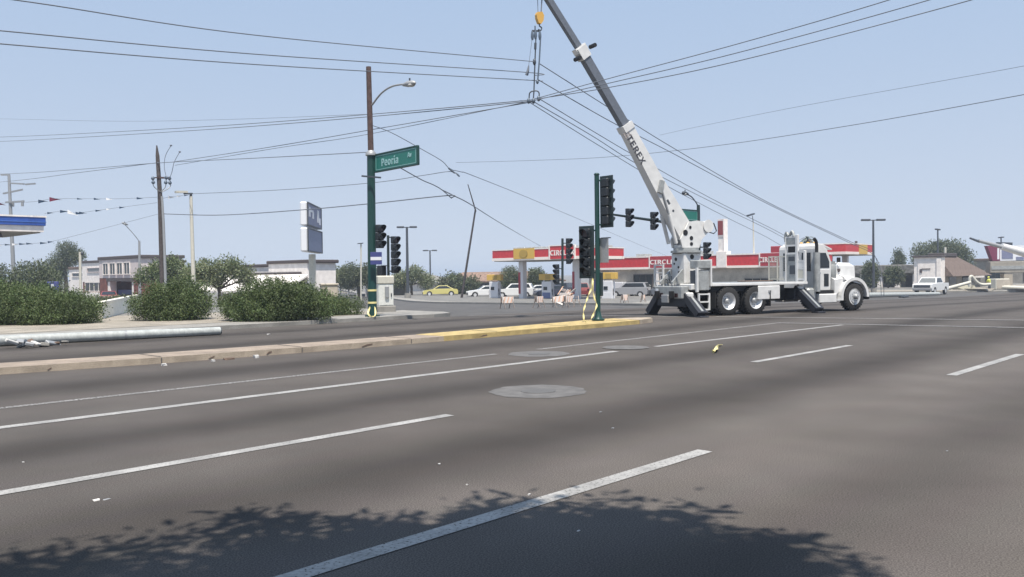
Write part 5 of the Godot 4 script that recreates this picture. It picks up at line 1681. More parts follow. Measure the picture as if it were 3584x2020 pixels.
	wire("faint wire below the clamp pair passing the station's sign tower", [Vector3(21.654, 7.486, -19.448), Vector3(26.799, 6.711, -20.525), Vector3(34.007, 5.874, -22.327), Vector3(45.181, 4.795, -25.012), Vector3(56.388, 3.771, -27.664), Vector3(62.611, 2.287, -28.307), Vector3(63.843, -0.11, -28.401)], 0.012)
	# rising to the right, over the road
	wire("uppermost of three wires rising right from the rig", [Vector3(21.804, 7.568, -19.582), Vector3(22.449, 7.942, -16.567), Vector3(23.218, 8.387, -12.544), Vector3(23.691, 8.814, -8.544), Vector3(23.76, 9.292, -4.099)], 0.012)
	wire("middle of three wires rising right from the rig", [Vector3(21.766, 7.525, -19.33), Vector3(22.364, 7.765, -16.507), Vector3(22.847, 8.023, -12.346), Vector3(23.754, 8.612, -7.45), Vector3(23.788, 9.043, -3.333)], 0.012)
	wire("lowest of three wires rising right from the rig", [Vector3(21.888, 7.59, -19.202), Vector3(22.28, 7.602, -16.447), Vector3(22.477, 7.68, -12.148), Vector3(23.732, 8.379, -6.444), Vector3(23.784, 8.797, -2.601)], 0.012)
	# along the cross street to the left
	wire("upper of a close pair running left from the clamps", [Vector3(21.655, 7.54, -19.448), Vector3(20.486, 7.92, -26.838), Vector3(20.603, 9.394, -42.528), Vector3(20.231, 12.249, -70.749), Vector3(18.922, 15.668, -102.905)], 0.014)
	wire("lower of a close pair running left from the clamps", [Vector3(21.766, 7.511, -19.33), Vector3(20.484, 7.827, -26.838), Vector3(20.599, 9.23, -42.527), Vector3(20.225, 11.926, -70.749), Vector3(18.911, 15.12, -102.904)], 0.014)
	wire("wire from the clamps past the wood pole to the left pole's arms", [Vector3(21.765, 7.484, -19.33), Vector3(20.597, 7.335, -26.999), Vector3(20.715, 7.51, -34.328), Vector3(20.907, 7.856, -44.505)], 0.013)
	wire("faint wire just under it, from clamps toward the left pole", [Vector3(21.887, 7.563, -19.202), Vector3(20.594, 7.179, -26.998), Vector3(20.797, 7.424, -33.801), Vector3(20.928, 7.657, -44.186)], 0.01)
	wire("dark wire from the left edge through the left pole to the sleeve top", [Vector3(19.745, 12.479, -107.797), Vector3(20.496, 9.642, -71.867), Vector3(20.749, 8.626, -56.964), Vector3(20.59, 7.876, -45.427), Vector3(20.512, 7.043, -34.679), Vector3(19.471, 6.215, -25.542)], 0.014)
	wire("wire from the left edge rising to the left pole", [Vector3(19.717, 11.083, -107.794), Vector3(20.484, 9.044, -71.865), Vector3(20.745, 8.424, -56.964), Vector3(20.591, 7.898, -45.427)], 0.014)
	wire("wire from the cream lamp behind the green sleeve to the hanging splice", [Vector3(22.46, 6.363, -46.03), Vector3(22.824, 5.926, -37.159), Vector3(23.199, 5.727, -30.18), Vector3(23.451, 5.792, -27.138), Vector3(23.66, 5.847, -25.747), Vector3(23.926, 5.777, -25.463)], 0.012)
	wire("thick dark cable crossing behind the pylon sign and green sleeve", [Vector3(20.516, 5.087, -44.711), Vector3(22.416, 4.948, -41.954), Vector3(23.609, 4.932, -36.3), Vector3(23.799, 4.903, -30.983), Vector3(23.901, 4.91, -26.053), Vector3(24.023, 4.81, -25.921)], 0.02)
	wire("faint high wire from the left edge ending above the left pole", [Vector3(19.34, 17.066, -96.648), Vector3(19.937, 13.411, -69.629), Vector3(21.7, 11.271, -53.091), Vector3(22.438, 9.813, -40.583), Vector3(22.214, 8.47, -29.102)], 0.007)
	# broken lines near the wood pole
	wire("slack wire from the wood pole down to the dark hanging splice", [Vector3(19.468, 7.18, -25.275), Vector3(20.218, 6.96, -25.056), Vector3(21.627, 6.487, -25.006), Vector3(22.817, 6.169, -25.192), Vector3(23.571, 5.951, -25.552), Vector3(24.001, 5.646, -25.38)], 0.012)
	wire("wire from the hanging splice falling right toward the store", [Vector3(23.817, 5.909, -25.581), Vector3(24.89, 5.969, -26.194), Vector3(26.609, 6.046, -27.287), Vector3(40.943, 6.554, -36.872), Vector3(56.55, 6.185, -45.08), Vector3(84.219, 4.319, -56.48), Vector3(93.003, 3.341, -58.792)], 0.013)
	wire("kinked cable from under the street sign bending back at its end", [Vector3(19.863, 5.578, -24.233), Vector3(21.603, 5.309, -25.003), Vector3(22.581, 5.211, -25.42), Vector3(23.49, 5.103, -25.911), Vector3(24.023, 4.793, -25.921)], 0.017)
	wire("cable falling from the kink to behind the fuel canopy", [Vector3(23.49, 5.103, -25.911), Vector3(25.359, 5.041, -27.133), Vector3(29.314, 5.085, -30.228), Vector3(44.731, 5.358, -43.037), Vector3(71.823, 5.178, -63.857), Vector3(86.433, 3.584, -71.638)], 0.02)
	s = Sh.new()
	s.tube([Vector3(23.617, 5.98, -25.65), Vector3(23.749, 5.887, -25.58), Vector3(23.859, 5.778, -25.534)], [0.035, 0.05, 0.03], 8)
	s.tube([Vector3(23.925, 5.744, -25.463), Vector3(23.99, 5.646, -25.391)], [0.04, 0.035], 8)
	tag(part("hanging_splice", s, "insulator"), "dark insulator splice hanging on the slack wire right of the street sign", "insulator")
	wire("far wire level across the sky, rising to the right edge", [Vector3(42.602, 9.823, -45.409), Vector3(40.246, 8.832, -36.206), Vector3(37.226, 7.902, -27.713), Vector3(34.038, 7.244, -19.404), Vector3(31.248, 6.909, -12.14), Vector3(28.619, 6.707, -6.169), Vector3(26.767, 6.518, -3.753)], 0.011)
	wire("faint upper far wire rising from behind the boom to the right edge", [Vector3(52.78, 11.638, -34.613), Vector3(49.472, 11.21, -29.36), Vector3(44.184, 10.461, -20.363), Vector3(40.159, 9.812, -12.946), Vector3(36.654, 9.212, -7.898), Vector3(34.087, 8.825, -4.779)], 0.008)
	pennants()


func pennants():
	var lines := [["upper pennant string of red and dark flags above the blue canopy", [Vector3(12.619, 5.52, -48.017), Vector3(13.742, 5.538, -48.282), Vector3(15.327, 5.69, -48.058), Vector3(16.144, 5.87, -47.923), Vector3(17.547, 5.896, -47.161), Vector3(18.863, 5.914, -46.344), Vector3(20.583, 6.03, -45.392)], [[0.14, "flag_red", 1.4], [0.36, "flag_blue", 1.2], [0.47, "flag_red", 1.5], [0.62, "flag_blue", 0.6], [0.71, "flag_blue", 0.7], [0.78, "flag_white", 0.8], [0.91, "flag_blue", 0.8]]],
		["middle pennant string of small dark and white flags right of the canopy", [Vector3(15.624, 5.068, -47.728), Vector3(16.449, 5.212, -47.437), Vector3(16.949, 5.116, -47.195), Vector3(17.822, 5.261, -46.853), Vector3(18.853, 5.448, -46.343), Vector3(20.503, 5.731, -45.47)], [[0.04, "flag_blue", 0.7], [0.17, "flag_blue", 1.0], [0.27, "flag_white", 1.3], [0.4, "flag_blue", 0.9], [0.45, "flag_blue", 0.9], [0.6, "flag_blue", 0.7], [0.7, "flag_white", 0.6], [0.8, "flag_blue", 0.7]]],
		["lowest pennant string rising from the left edge to the wooden pole", [Vector3(12.575, 3.365, -48.012), Vector3(13.699, 3.432, -48.278), Vector3(14.727, 3.504, -48.062), Vector3(15.778, 3.597, -47.821), Vector3(17.145, 4.001, -47.252), Vector3(18.836, 4.558, -46.341), Vector3(20.565, 5.129, -45.39)], [[0.14, "flag_white", 0.9], [0.2, "flag_blue", 0.6], [0.26, "flag_white", 0.7], [0.31, "flag_blue", 0.7], [0.36, "flag_blue", 0.7], [0.46, "flag_blue", 0.8], [0.51, "flag_blue", 0.7]]],
		["short pennant string between the wooden pole and cream lamp", [Vector3(20.669, 5.943, -45.298), Vector3(21.223, 6.081, -45.588), Vector3(21.782, 6.179, -45.579), Vector3(22.518, 6.318, -45.676)], [[0.3, "flag_white", 1.1], [0.6, "flag_white", 0.6], [0.8, "flag_blue", 0.6]]]]
	for l in lines:
		var o := thing("pennant_string", l[0], "pennants", Vector3.ZERO, 0.0, "strings of small pennants")
		var q := smooth(l[1], 10)
		var s := Sh.new()
		s.tube(q, 0.009, 5)
		part("cord", s, "wire", o)
		for f in l[2]:
			var i := clampi(int(f[0] * (q.size() - 1)), 0, q.size() - 2)
			var a: Vector3 = q[i]
			var d: Vector3 = (q[i + 1] - a).normalized()
			var w: float = 0.26 * f[2]
			var e: Vector3 = a + d * w
			var tip: Vector3 = a.lerp(e, 0.5) + d * w * 0.9 + Vector3(0.05, -0.08 * f[2], 0.04)
			s = Sh.new()
			var th := Vector3(0.006, 0, -0.006)
			var pts := [a + Vector3(0, 0.07 * f[2], 0), a - Vector3(0, 0.09 * f[2], 0), e - Vector3(0, 0.06 * f[2], 0), tip]
			s.hull8([pts[0] + th, pts[1] + th, pts[2] + th, pts[3] + th, pts[0] - th, pts[1] - th, pts[2] - th, pts[3] - th])
			part("flag", s, f[1], o)


func planting():
	# clipped shrubs just behind the far kerb
	bush("long shrub mass at the left edge, beyond the fallen white pole", Vector3(10.062, 0, -31.616) + Vector3(0, 0.13, 0), [[Vector3(-1.5, 0.7, 0.1), Vector3(0.9, 0.76, 1.0)], [Vector3(-0.55, 0.62, 0.4), Vector3(0.8, 0.66, 0.8)], [Vector3(0.4, 0.52, 0.2), Vector3(0.8, 0.6, 0.9)], [Vector3(1.2, 0.46, 0.3), Vector3(0.66, 0.52, 0.7)], [Vector3(1.72, 0.3, 0.1), Vector3(0.42, 0.36, 0.6)], [Vector3(-2.5, 0.7, -0.2), Vector3(1.0, 0.78, 1.1)], [Vector3(-0.7, 0.7, -0.8), Vector3(1.2, 0.68, 0.8)], [Vector3(0.9, 0.5, -0.7), Vector3(0.9, 0.55, 0.7)], [Vector3(-1.4, 0.3, 0.9), Vector3(1.0, 0.36, 0.5)], [Vector3(0.6, 0.3, 0.8), Vector3(1.0, 0.34, 0.5)]], 4600, 31)
	bush("round shrub in the middle, beyond the tip of the fallen pole", Vector3(13.943, 0, -29.822) + Vector3(0, 0.13, 0), [[Vector3(-0.85, 0.48, 0.1), Vector3(0.58, 0.46, 0.7)], [Vector3(-0.2, 0.66, 0.3), Vector3(0.62, 0.6, 0.7)], [Vector3(0.3, 0.78, -0.1), Vector3(0.6, 0.66, 0.8)], [Vector3(0.9, 0.5, 0.1), Vector3(0.5, 0.48, 0.7)], [Vector3(0.1, 0.62, -0.6), Vector3(1.1, 0.62, 0.7)], [Vector3(0.1, 0.3, 0.6), Vector3(0.9, 0.34, 0.5)]], 2600, 32)
	bush("widest shrub, just left of the green signal pole", Vector3(15.992, 0, -26.179) + Vector3(0, 0.13, 0), [[Vector3(-1.4, 0.46, 0.1), Vector3(0.58, 0.48, 0.7)], [Vector3(-0.75, 0.66, 0.2), Vector3(0.66, 0.64, 0.8)], [Vector3(0.05, 0.74, 0.1), Vector3(0.7, 0.68, 0.9)], [Vector3(0.75, 0.64, 0.3), Vector3(0.62, 0.58, 0.7)], [Vector3(1.45, 0.46, 0.1), Vector3(0.55, 0.48, 0.7)], [Vector3(0.1, 0.64, -0.6), Vector3(1.5, 0.62, 0.7)], [Vector3(-0.2, 0.3, 0.7), Vector3(1.3, 0.34, 0.5)]], 3600, 33)
	bush("small low shrub at the foot of the green signal pole", on(19.4, -27.4, 0.13), [[Vector3(-0.1, 0.25, 0.0), Vector3(0.6, 0.36, 0.5)], [Vector3(0.3, 0.3, -0.3), Vector3(0.6, 0.34, 0.5)]], 420, 34)
	bush("dry tan shrubs at the brick building's entrance", Vector3(36.247, -1.1, -92.828), [[Vector3(-1.4, 0.3, 0), Vector3(1.2, 0.5, 0.6)], [Vector3(0.9, 0.3, 0.4), Vector3(1.2, 0.45, 0.6)]], 260, 35, "pale_leaf", 0.5, 0.3)
	bush("low dark hedge left of the tan roofed building", Vector3(80.412, -1.1, -86.706), [[Vector3(0, 1.2, 0), Vector3(2.2, 1.5, 1.6)], [Vector3(2.2, 1.0, 1.2), Vector3(1.6, 1.2, 1.4)]], 420, 36, "far_leaf", 0.5, 0.5)
	bush("dark shrub behind the truck's bonnet, before the arcade posts", Vector3(124.062, -1.1, -46.067), [[Vector3(0, 2.0, 0), Vector3(1.0, 1.5, 1.0)], [Vector3(3.2, 1.8, 0.2), Vector3(1.1, 0.9, 1.0)]], 420, 37, "far_leaf", 0.5, 0.5)
	# trees
	var t := "far_leaf"
	tree("dark tree mass at the left edge behind the steel pole", Vector3(29.172, -1.08, -97.441), 2.2, 0.25, [[Vector3(-2.6, 2.9, -1.5), Vector3(2.6, 1.7, 2.2)], [Vector3(1.2, 2.8, 1.0), Vector3(2.4, 1.7, 2.0)], [Vector3(2.2, 2.4, 2.2), Vector3(1.5, 1.4, 1.5)]], 900, 41, t, 0.4, 0.55)
	tree("tall pine clump left of the brick building's low wing", Vector3(47.363, -1.1, -136.509), 4.4, 0.3, [[Vector3(-0.5, 5.2, -0.5), Vector3(1.8, 1.5, 1.8)], [Vector3(0.2, 7.3, 0.2), Vector3(1.3, 1.2, 1.3)], [Vector3(1.2, 6.2, 1.3), Vector3(1.2, 1.2, 1.2)], [Vector3(-1.4, 3.8, -1.4), Vector3(1.9, 1.4, 1.9)]], 800, 42, t, 0.4, 0.5)
	tree("green tree in front of the brick building, behind the wooden pole", Vector3(32.443, -0.817, -70.588), 1.9, 0.16, [[Vector3(-1.1, 2.7, -1.1), Vector3(0.9, 0.8, 0.9)], [Vector3(-0.3, 3.2, -0.5), Vector3(0.9, 0.75, 0.9)], [Vector3(0.6, 3.3, 0.6), Vector3(0.8, 0.8, 0.8)], [Vector3(1.3, 2.8, 1.4), Vector3(0.75, 0.7, 0.8)], [Vector3(0.2, 2.3, 0.3), Vector3(1.2, 0.6, 1.2)], [Vector3(0.5, 3.9, 0.2), Vector3(0.5, 0.5, 0.5)]], 620, 43, "tree_leaf", 0.36, 0.42)
	tree("wide grey green tree with forked trunk right of the cream lamp", Vector3(30.589, -0.59, -57.957), 1.5, 0.13, [[Vector3(-1.3, 2.5, -1.1), Vector3(0.8, 0.65, 0.8)], [Vector3(-0.5, 2.95, -0.4), Vector3(0.8, 0.6, 0.8)], [Vector3(0.4, 3.0, 0.5), Vector3(0.8, 0.6, 0.8)], [Vector3(1.1, 2.6, 1.2), Vector3(0.75, 0.6, 0.8)], [Vector3(1.5, 2.0, 1.5), Vector3(0.5, 0.45, 0.5)], [Vector3(-0.4, 2.1, -0.2), Vector3(1.1, 0.45, 1.0)]], 620, 44, "pale_leaf", 0.36, 0.4)
	tree("pale green tree right of the pylon sign", Vector3(64.485, -1.1, -91.978), 1.8, 0.2, [[Vector3(-0.8, 3.0, -0.8), Vector3(1.5, 1.3, 1.4)], [Vector3(0.9, 2.6, 1.0), Vector3(1.4, 1.2, 1.3)]], 520, 45, "pale_leaf", 0.4, 0.5)
	tree("darker round tree just left of the green signal pole", Vector3(65.416, -1.1, -88.065), 1.8, 0.2, [[Vector3(-0.6, 2.7, -0.6), Vector3(1.5, 1.5, 1.4)], [Vector3(0.9, 2.9, 0.9), Vector3(1.3, 1.3, 1.2)]], 560, 46, t, 0.4, 0.5)
	tree("feathery tree behind the nearer twin headed lamp", Vector3(74.509, -1.1, -88.609), 1.6, 0.18, [[Vector3(-0.9, 2.3, -1.0), Vector3(1.4, 1.1, 1.3)], [Vector3(0.4, 2.9, 0.4), Vector3(1.3, 1.0, 1.2)], [Vector3(1.4, 1.9, 1.6), Vector3(1.2, 0.9, 1.1)]], 460, 47, "pale_leaf", 0.4, 0.5)
	tree("small olive tree under the fuel canopy's left half", Vector3(81.473, -1.1, -76.81), 1.2, 0.14, [[Vector3(0, 2.4, 0), Vector3(1.3, 1.3, 1.3)], [Vector3(0.7, 1.8, 0.8), Vector3(1.1, 1.0, 1.1)]], 420, 48, t, 0.4, 0.45)
	tree("dark shrub like tree right of the canopy's first column", Vector3(86.081, -1.1, -76.285), 1.2, 0.14, [[Vector3(0, 2.2, 0), Vector3(1.1, 1.4, 1.1)]], 300, 49, t, 0.4, 0.45)
	tree("big round tree above the mansard restaurant", Vector3(160.982, -1.1, -47.66), 2.6, 0.35, [[Vector3(-2.0, 5.2, -1.8), Vector3(2.5, 2.1, 2.3)], [Vector3(1.4, 5.6, 1.4), Vector3(2.6, 2.0, 2.3)], [Vector3(2.8, 4.4, 3.0), Vector3(1.7, 1.7, 1.6)], [Vector3(0, 6.4, 0), Vector3(1.6, 1.3, 1.5)]], 1100, 50, t, 0.45, 0.6)
	tree("dark pointed cypress between the arcade and the round tree", Vector3(155.998, -1.1, -52.967), 2.0, 0.2, [[Vector3(0, 3.6, 0), Vector3(1.1, 2.2, 1.1)], [Vector3(0, 5.2, 0), Vector3(0.6, 1.2, 0.6)]], 360, 51, t, 0.4, 0.5)
	street_tree()
	# palm far behind the cab
	var b: Vector3 = Vector3(145.025, -1.1, -64.652)
	var o := thing("palm_tree", "far grey green palm crown rising just behind the cab rack", "tree", b, 0.0, "trees behind the buildings")
	var s := Sh.new()
	var top: Vector3 = Vector3(145.099, 7.374, -64.772) - b
	s.tube([Vector3(0, -0.2, 0), top * 0.5 + Vector3(0.1, 0, 0), top], [0.3, 0.22, 0.2], 10)
	part("trunk", s, "bark", o)
	rng.seed = 77
	for k in 26:
		s = Sh.new()
		var a := TAU * k / 26.0 + rng.randf_range(-0.15, 0.15)
		var el := rng.randf_range(-0.7, 1.2)
		var dir := Vector3(cos(a) * cos(el), sin(el), sin(a) * cos(el))
		var len := rng.randf_range(1.2, 1.7)
		var side := dir.cross(Vector3.UP).normalized()
		var p0 := top
		for q in 6:
			var t1 := (q + 1) / 6.0
			var p1 := top + dir * len * t1 - Vector3.UP * 0.9 * t1 * t1
			var w0 := 0.22 * sin(PI * (q / 6.0 * 0.85 + 0.12))
			var w1 := 0.22 * sin(PI * (t1 * 0.85 + 0.12))
			for e in [-1, 1]:
				s.tri(p0, p0 + side * w0 * e - Vector3(0, 0.05, 0), p1 + side * w1 * e - Vector3(0, 0.05, 0))
				s.tri(p0, p1 + side * w1 * e - Vector3(0, 0.05, 0), p1)
			p0 = p1
		part("frond", s, "bark" if k % 9 == 0 else "palm_frond", o)


func car(label: String, at: Vector3, turn: float, paint: String, style := "sedan", group := "vehicles at the petrol station") -> Node3D:
	var o := thing({"sedan": "parked_car", "suv": "parked_suv", "pickup": "pickup_truck"}[style], label, {"sedan": "car", "suv": "car", "pickup": "pickup truck"}[style], at, turn, group)
	var L := 4.6
	var W := 0.9
	var r := 0.33
	var body := []
	var roof := []
	if style == "sedan":
		body = [Vector2(-2.3, 0.3), Vector2(2.25, 0.28), Vector2(2.3, 0.62), Vector2(2.1, 0.78), Vector2(0.9, 0.95), Vector2(-1.5, 0.97), Vector2(-2.2, 0.92), Vector2(-2.32, 0.7)]
		roof = [Vector2(1.0, 0.93), Vector2(0.25, 1.4), Vector2(-0.9, 1.42), Vector2(-1.75, 0.95)]
	elif style == "suv":
		body = [Vector2(-2.25, 0.34), Vector2(2.25, 0.34), Vector2(2.3, 0.75), Vector2(2.15, 0.95), Vector2(1.0, 1.08), Vector2(-2.2, 1.1), Vector2(-2.3, 0.8)]
		roof = [Vector2(1.05, 1.06), Vector2(0.45, 1.66), Vector2(-1.9, 1.68), Vector2(-2.18, 1.08)]
	else:
		L = 5.8; W = 0.98; r = 0.41
		body = [Vector2(-2.9, 0.5), Vector2(2.75, 0.48), Vector2(2.85, 0.75), Vector2(2.8, 1.12), Vector2(2.6, 1.2), Vector2(1.25, 1.26), Vector2(-2.85, 1.26), Vector2(-2.92, 0.8)]
		roof = [Vector2(1.3, 1.24), Vector2(0.6, 1.88), Vector2(-0.9, 1.9), Vector2(-1.15, 1.24)]
	var fx := L * 0.31
	var s := Sh.new()
	# wheel openings are cut into the flank outline
	var outline := []
	var low: float = body[0].y
	outline.append(body[0])
	for cx in [-fx, fx]:
		for k in 9:
			var a := PI - PI * k / 8.0
			outline.append(Vector2(cx + cos(a) * r * 1.18, maxf(low, r + sin(a) * r * 1.18)))
	for k in range(1, body.size()): outline.append(body[k])
	s.prism(outline, -W, W)
	part("body", s, paint, o)
	s = Sh.new()
	var q := []
	for e in [-1, 1]:
		for p in roof:
			q.append(Vector3(p.x, p.y, e * (W - 0.04 if p.y < roof[1].y - 0.2 else W - 0.22)))
	s.hull8(q)
	part("roof", s, paint, o)
	for e in [-1, 1]:
		s = Sh.new()
		var g := []
		for p in roof:
			var c: Vector2 = (roof[0] + roof[1] + roof[2] + roof[3]) / 4.0
			var v: Vector2 = c + (p - c) * Vector2(0.84, 0.74)
			var k: float = (v.y - roof[0].y) / (roof[1].y - roof[0].y)
			g.append(Vector3(v.x, v.y, e * (lerpf(W - 0.04, W - 0.22, k) + 0.008)))
		var h := []
		for p in g: h.append(p - Vector3(0, 0, e * 0.02))
		s.hull8(g + h)
		part("side_window", s, "dark_glass", o)
		block(o, "headlight", L / 2 - 0.12, L / 2 + 0.02, body[2].y - 0.02, body[2].y + 0.14, e * (W - 0.2) - 0.15, e * (W - 0.2) + 0.15, "lamp_lens", 0.03)
		block(o, "tail_light", -L / 2 - 0.03, -L / 2 + 0.06, body[-1].y, body[-1].y + 0.2, e * (W - 0.14) - 0.1, e * (W - 0.14) + 0.1, "lens_red", 0.02)
	for w in [[0, 1, 1.0], [3, 2, -1.0]]:
		s = Sh.new()
		var a: Vector2 = roof[w[0]].lerp(roof[w[1]], 0.12)
		var b2: Vector2 = roof[w[0]].lerp(roof[w[1]], 0.86)
		var n := Vector3(w[2] * 0.02, 0.015, 0)
		var za := W - 0.14
		var zb := W - 0.28
		s.hull8([Vector3(a.x, a.y, -za), Vector3(a.x, a.y, za), Vector3(b2.x, b2.y, zb), Vector3(b2.x, b2.y, -zb), Vector3(a.x, a.y, -za) + n, Vector3(a.x, a.y, za) + n, Vector3(b2.x, b2.y, zb) + n, Vector3(b2.x, b2.y, -zb) + n])
		part("windscreen", s, "grey_glass" if style == "pickup" else "dark_glass", o)
	block(o, "bumper", L / 2 - 0.08, L / 2 + 0.06, low + 0.02, low + 0.3, -W + 0.05, W - 0.05, "galvanised" if style == "pickup" else "car_dark", 0.05)
	if style == "pickup":
		block(o, "grille", L / 2 - 0.06, L / 2 + 0.04, 0.8, 1.1, -W + 0.15, W - 0.15, "dark_metal", 0.03)
		s = Sh.new()
		s.box(Vector3(-2.0, 1.28, 0), Vector3(1.6, 0.02, W * 1.7))
		part("bed", s, "dark_metal", o)
	for cx in [-fx, fx]:
		for e in [-1.0, 1.0]:
			var wn := group_part("wheel", o, Vector3(cx, r, e * (W - 0.12)))
			s = Sh.new()
			s.tube([Vector3(0, 0, -0.11), Vector3(0, 0, -0.1), Vector3(0, 0, 0.1), Vector3(0, 0, 0.11)], [r * 0.88, r, r, r * 0.88], 18)
			part("tyre", s, "rubber", wn)
			s = Sh.new()
			s.cyl(Vector3(0, 0, e * 0.105), Vector3(0, 0, e * 0.122), r * 0.6, 14)
			part("rim", s, "rim", wn)
	return o


func vehicles():
	var away := "vehicles parked beyond the crossing"
	var c := car("white pickup facing left in front of the mansard restaurant", Vector3(98.009, -1.1, -29.98), PI + 0.0, "car_white", "pickup", away)
	car("yellow car left of the leaning broken pole", Vector3(75.176, -1.1, -83.516), 2.4, "car_yellow", "sedan", away)
	car("white car under the canopy's left half", Vector3(73.853, -1.1, -68.853), 2.2, "car_white", "suv")
	car("small white car glimpsed beside the first pump", Vector3(73.59, -1.1, -73.517), 2.5, "car_white", "sedan")
	car("dark suv in the canopy's shade by the thin signal post", Vector3(79.528, -1.1, -65.732), 0.4, "car_dark", "suv")
	car("dark red car beside the median post's caution tape", Vector3(78.424, -1.1, -62.524), 0.7, "car_red", "suv")
	car("pale car behind the barricades by the second pump", Vector3(77.909, -1.1, -68.917), 2.4, "car_white", "sedan")
	car("silver car parked at the store's dark doorway", Vector3(79.781, -1.1, -52.313), 0.8, "car_grey", "sedan")
	car("blue grey car in front of the store's left wall", Vector3(79.881, -1.1, -56.59), 1.9, "car_grey", "suv")
	car("white car nosed in under the store's soffit", Vector3(81.738, -1.1, -56.073), 0.2, "car_white", "sedan")
	car("dark car half hidden by the second pump", Vector3(76.188, -1.1, -64.906), 2.6, "car_dark", "sedan")
	car("red car at the brick building's entrance", on(39.5, -100.5), 1.2, "car_red", "sedan", away)
	# far crane reaching in from the right edge
	var b: Vector3 = Vector3(126.725, -1.1, -22.777)
	var o := thing("boom_truck", "far white boom truck at the right edge, boom lowered leftward", "crane truck", b, -0.5)
	b = o.position
	var inv := o.transform.affine_inverse()
	var s := Sh.new()
	s.tube([inv * Vector3(127.131, 1.925, -22.416), inv * Vector3(123.231, 3.608, -26.608), inv * Vector3(121.316, 4.448, -28.667)], [0.62, 0.52, 0.42], 10)
	part("boom_base", s, "truck_white", o)
	s = Sh.new()
	s.tube([inv * Vector3(122, 4.134, -27.932), inv * Vector3(119.33, 5.19, -30.8)], [0.28, 0.2], 8)
	part("boom_extension", s, "galvanised", o)
	s = Sh.new()
	s.tube([inv * Vector3(119.397, 5.088, -30.726), inv * Vector3(118.578, 5.556, -31.609)], [0.16, 0.12], 8)
	part("boom_tip", s, "dark_metal", o)
	s = Sh.new()
	s.beam(inv * Vector3(133.95, 5.037, -30.421), inv * Vector3(132.553, 5.117, -31.912), 0.5, 0.4)
	part("platform", s, "dark_metal", o)
	block(o, "turret", -0.8, 0.8, 1.2, 3.0, -0.8, 0.8, "truck_white", 0.1)
	block(o, "bed", -3.0, 3.4, 0.8, 1.2, -1.2, 1.2, "truck_grey", 0.05)
	block(o, "cab", 3.5, 5.4, 0.7, 2.6, -1.1, 1.1, "truck_white", 0.12)
	for x in [-2.0, -0.9, 4.4]:
		for e in [-1.0, 1.0]: wheel(o, Vector3(x, 0.5, e * 1.05), 0.5, 0.3, e, false)


func street_tree():
	var o := thing("street_tree", "leafy street tree overhead on the near pavement, shading the road", "tree", Vector3(0.3, 0.13, 1.9))
	rng.seed = 52
	# crown boughs over the near lane, and the rest of the crown behind
	var boughs := [Vector3(-1.3, 6.2, -4.45), Vector3(-0.2, 6.3, -4.3), Vector3(0.75, 6.3, -4.05), Vector3(1.3, 6.3, -3.35), Vector3(1.5, 6.4, -2.6), Vector3(1.9, 6.3, -3.0), Vector3(2.2, 6.3, -2.5), Vector3(-1.7, 6.4, -3.3), Vector3(-0.5, 6.6, -3.1), Vector3(0.5, 6.6, -2.9), Vector3(1.0, 6.7, -2.0), Vector3(-1.3, 6.8, -2.0), Vector3(0.1, 6.9, -1.7), Vector3(0.9, 6.9, -1.0), Vector3(-0.6, 7.1, -0.6), Vector3(-2.4, 6.5, -1.2), Vector3(-1.2, 6.7, 0.9), Vector3(0.8, 6.6, 1.0), Vector3(-2.6, 6.0, 0.6), Vector3(0.0, 6.0, 2.2), Vector3(-2.9, 6.3, -3.2)]
	var s := Sh.new()
	var fork := Vector3(0.1, 3.4, -0.2)
	s.tube([Vector3(0, -0.1, 0), Vector3(0.08, 1.6, -0.05), fork], [0.26, 0.2, 0.17], 10)
	var spots := []
	for b in boughs:
		var mid: Vector3 = fork.lerp(b, 0.5) + Vector3(rng.randf_range(-0.2, 0.2), 0.35, rng.randf_range(-0.2, 0.2))
		s.tube(smooth([fork - Vector3(0, 0.15, 0), mid, b], 4), [0.11, 0.1, 0.09, 0.075, 0.06, 0.05, 0.045, 0.035, 0.02], 7)
		for k in 34:
			var a := rng.randf() * TAU
			var d := Vector3(cos(a), rng.randf_range(-0.25, 0.35), sin(a)).normalized()
			var start: Vector3 = b + d * rng.randf_range(0.0, 0.5)
			var n := rng.randi_range(8, 11)
			var len := rng.randf_range(0.55, 1.1)
			s.tube([b, start, start + d * len], [0.016, 0.01, 0.004], 4)
			for q in n:
				var t := float(q) / n
				var w := 0.1 * (1.0 - t) + 0.01
				spots.append(start + d * len * t + Vector3(rng.randfn() * w, rng.randfn() * 0.06, rng.randfn() * w) - Vector3(0, 0.12 * t, 0))
	part("trunk", s, "bark", o)
	foliage("crown", o, leaf_cluster(15, 0.75, 61, 0.4), spots, 0.19, "street_leaf", 52, 0.25)


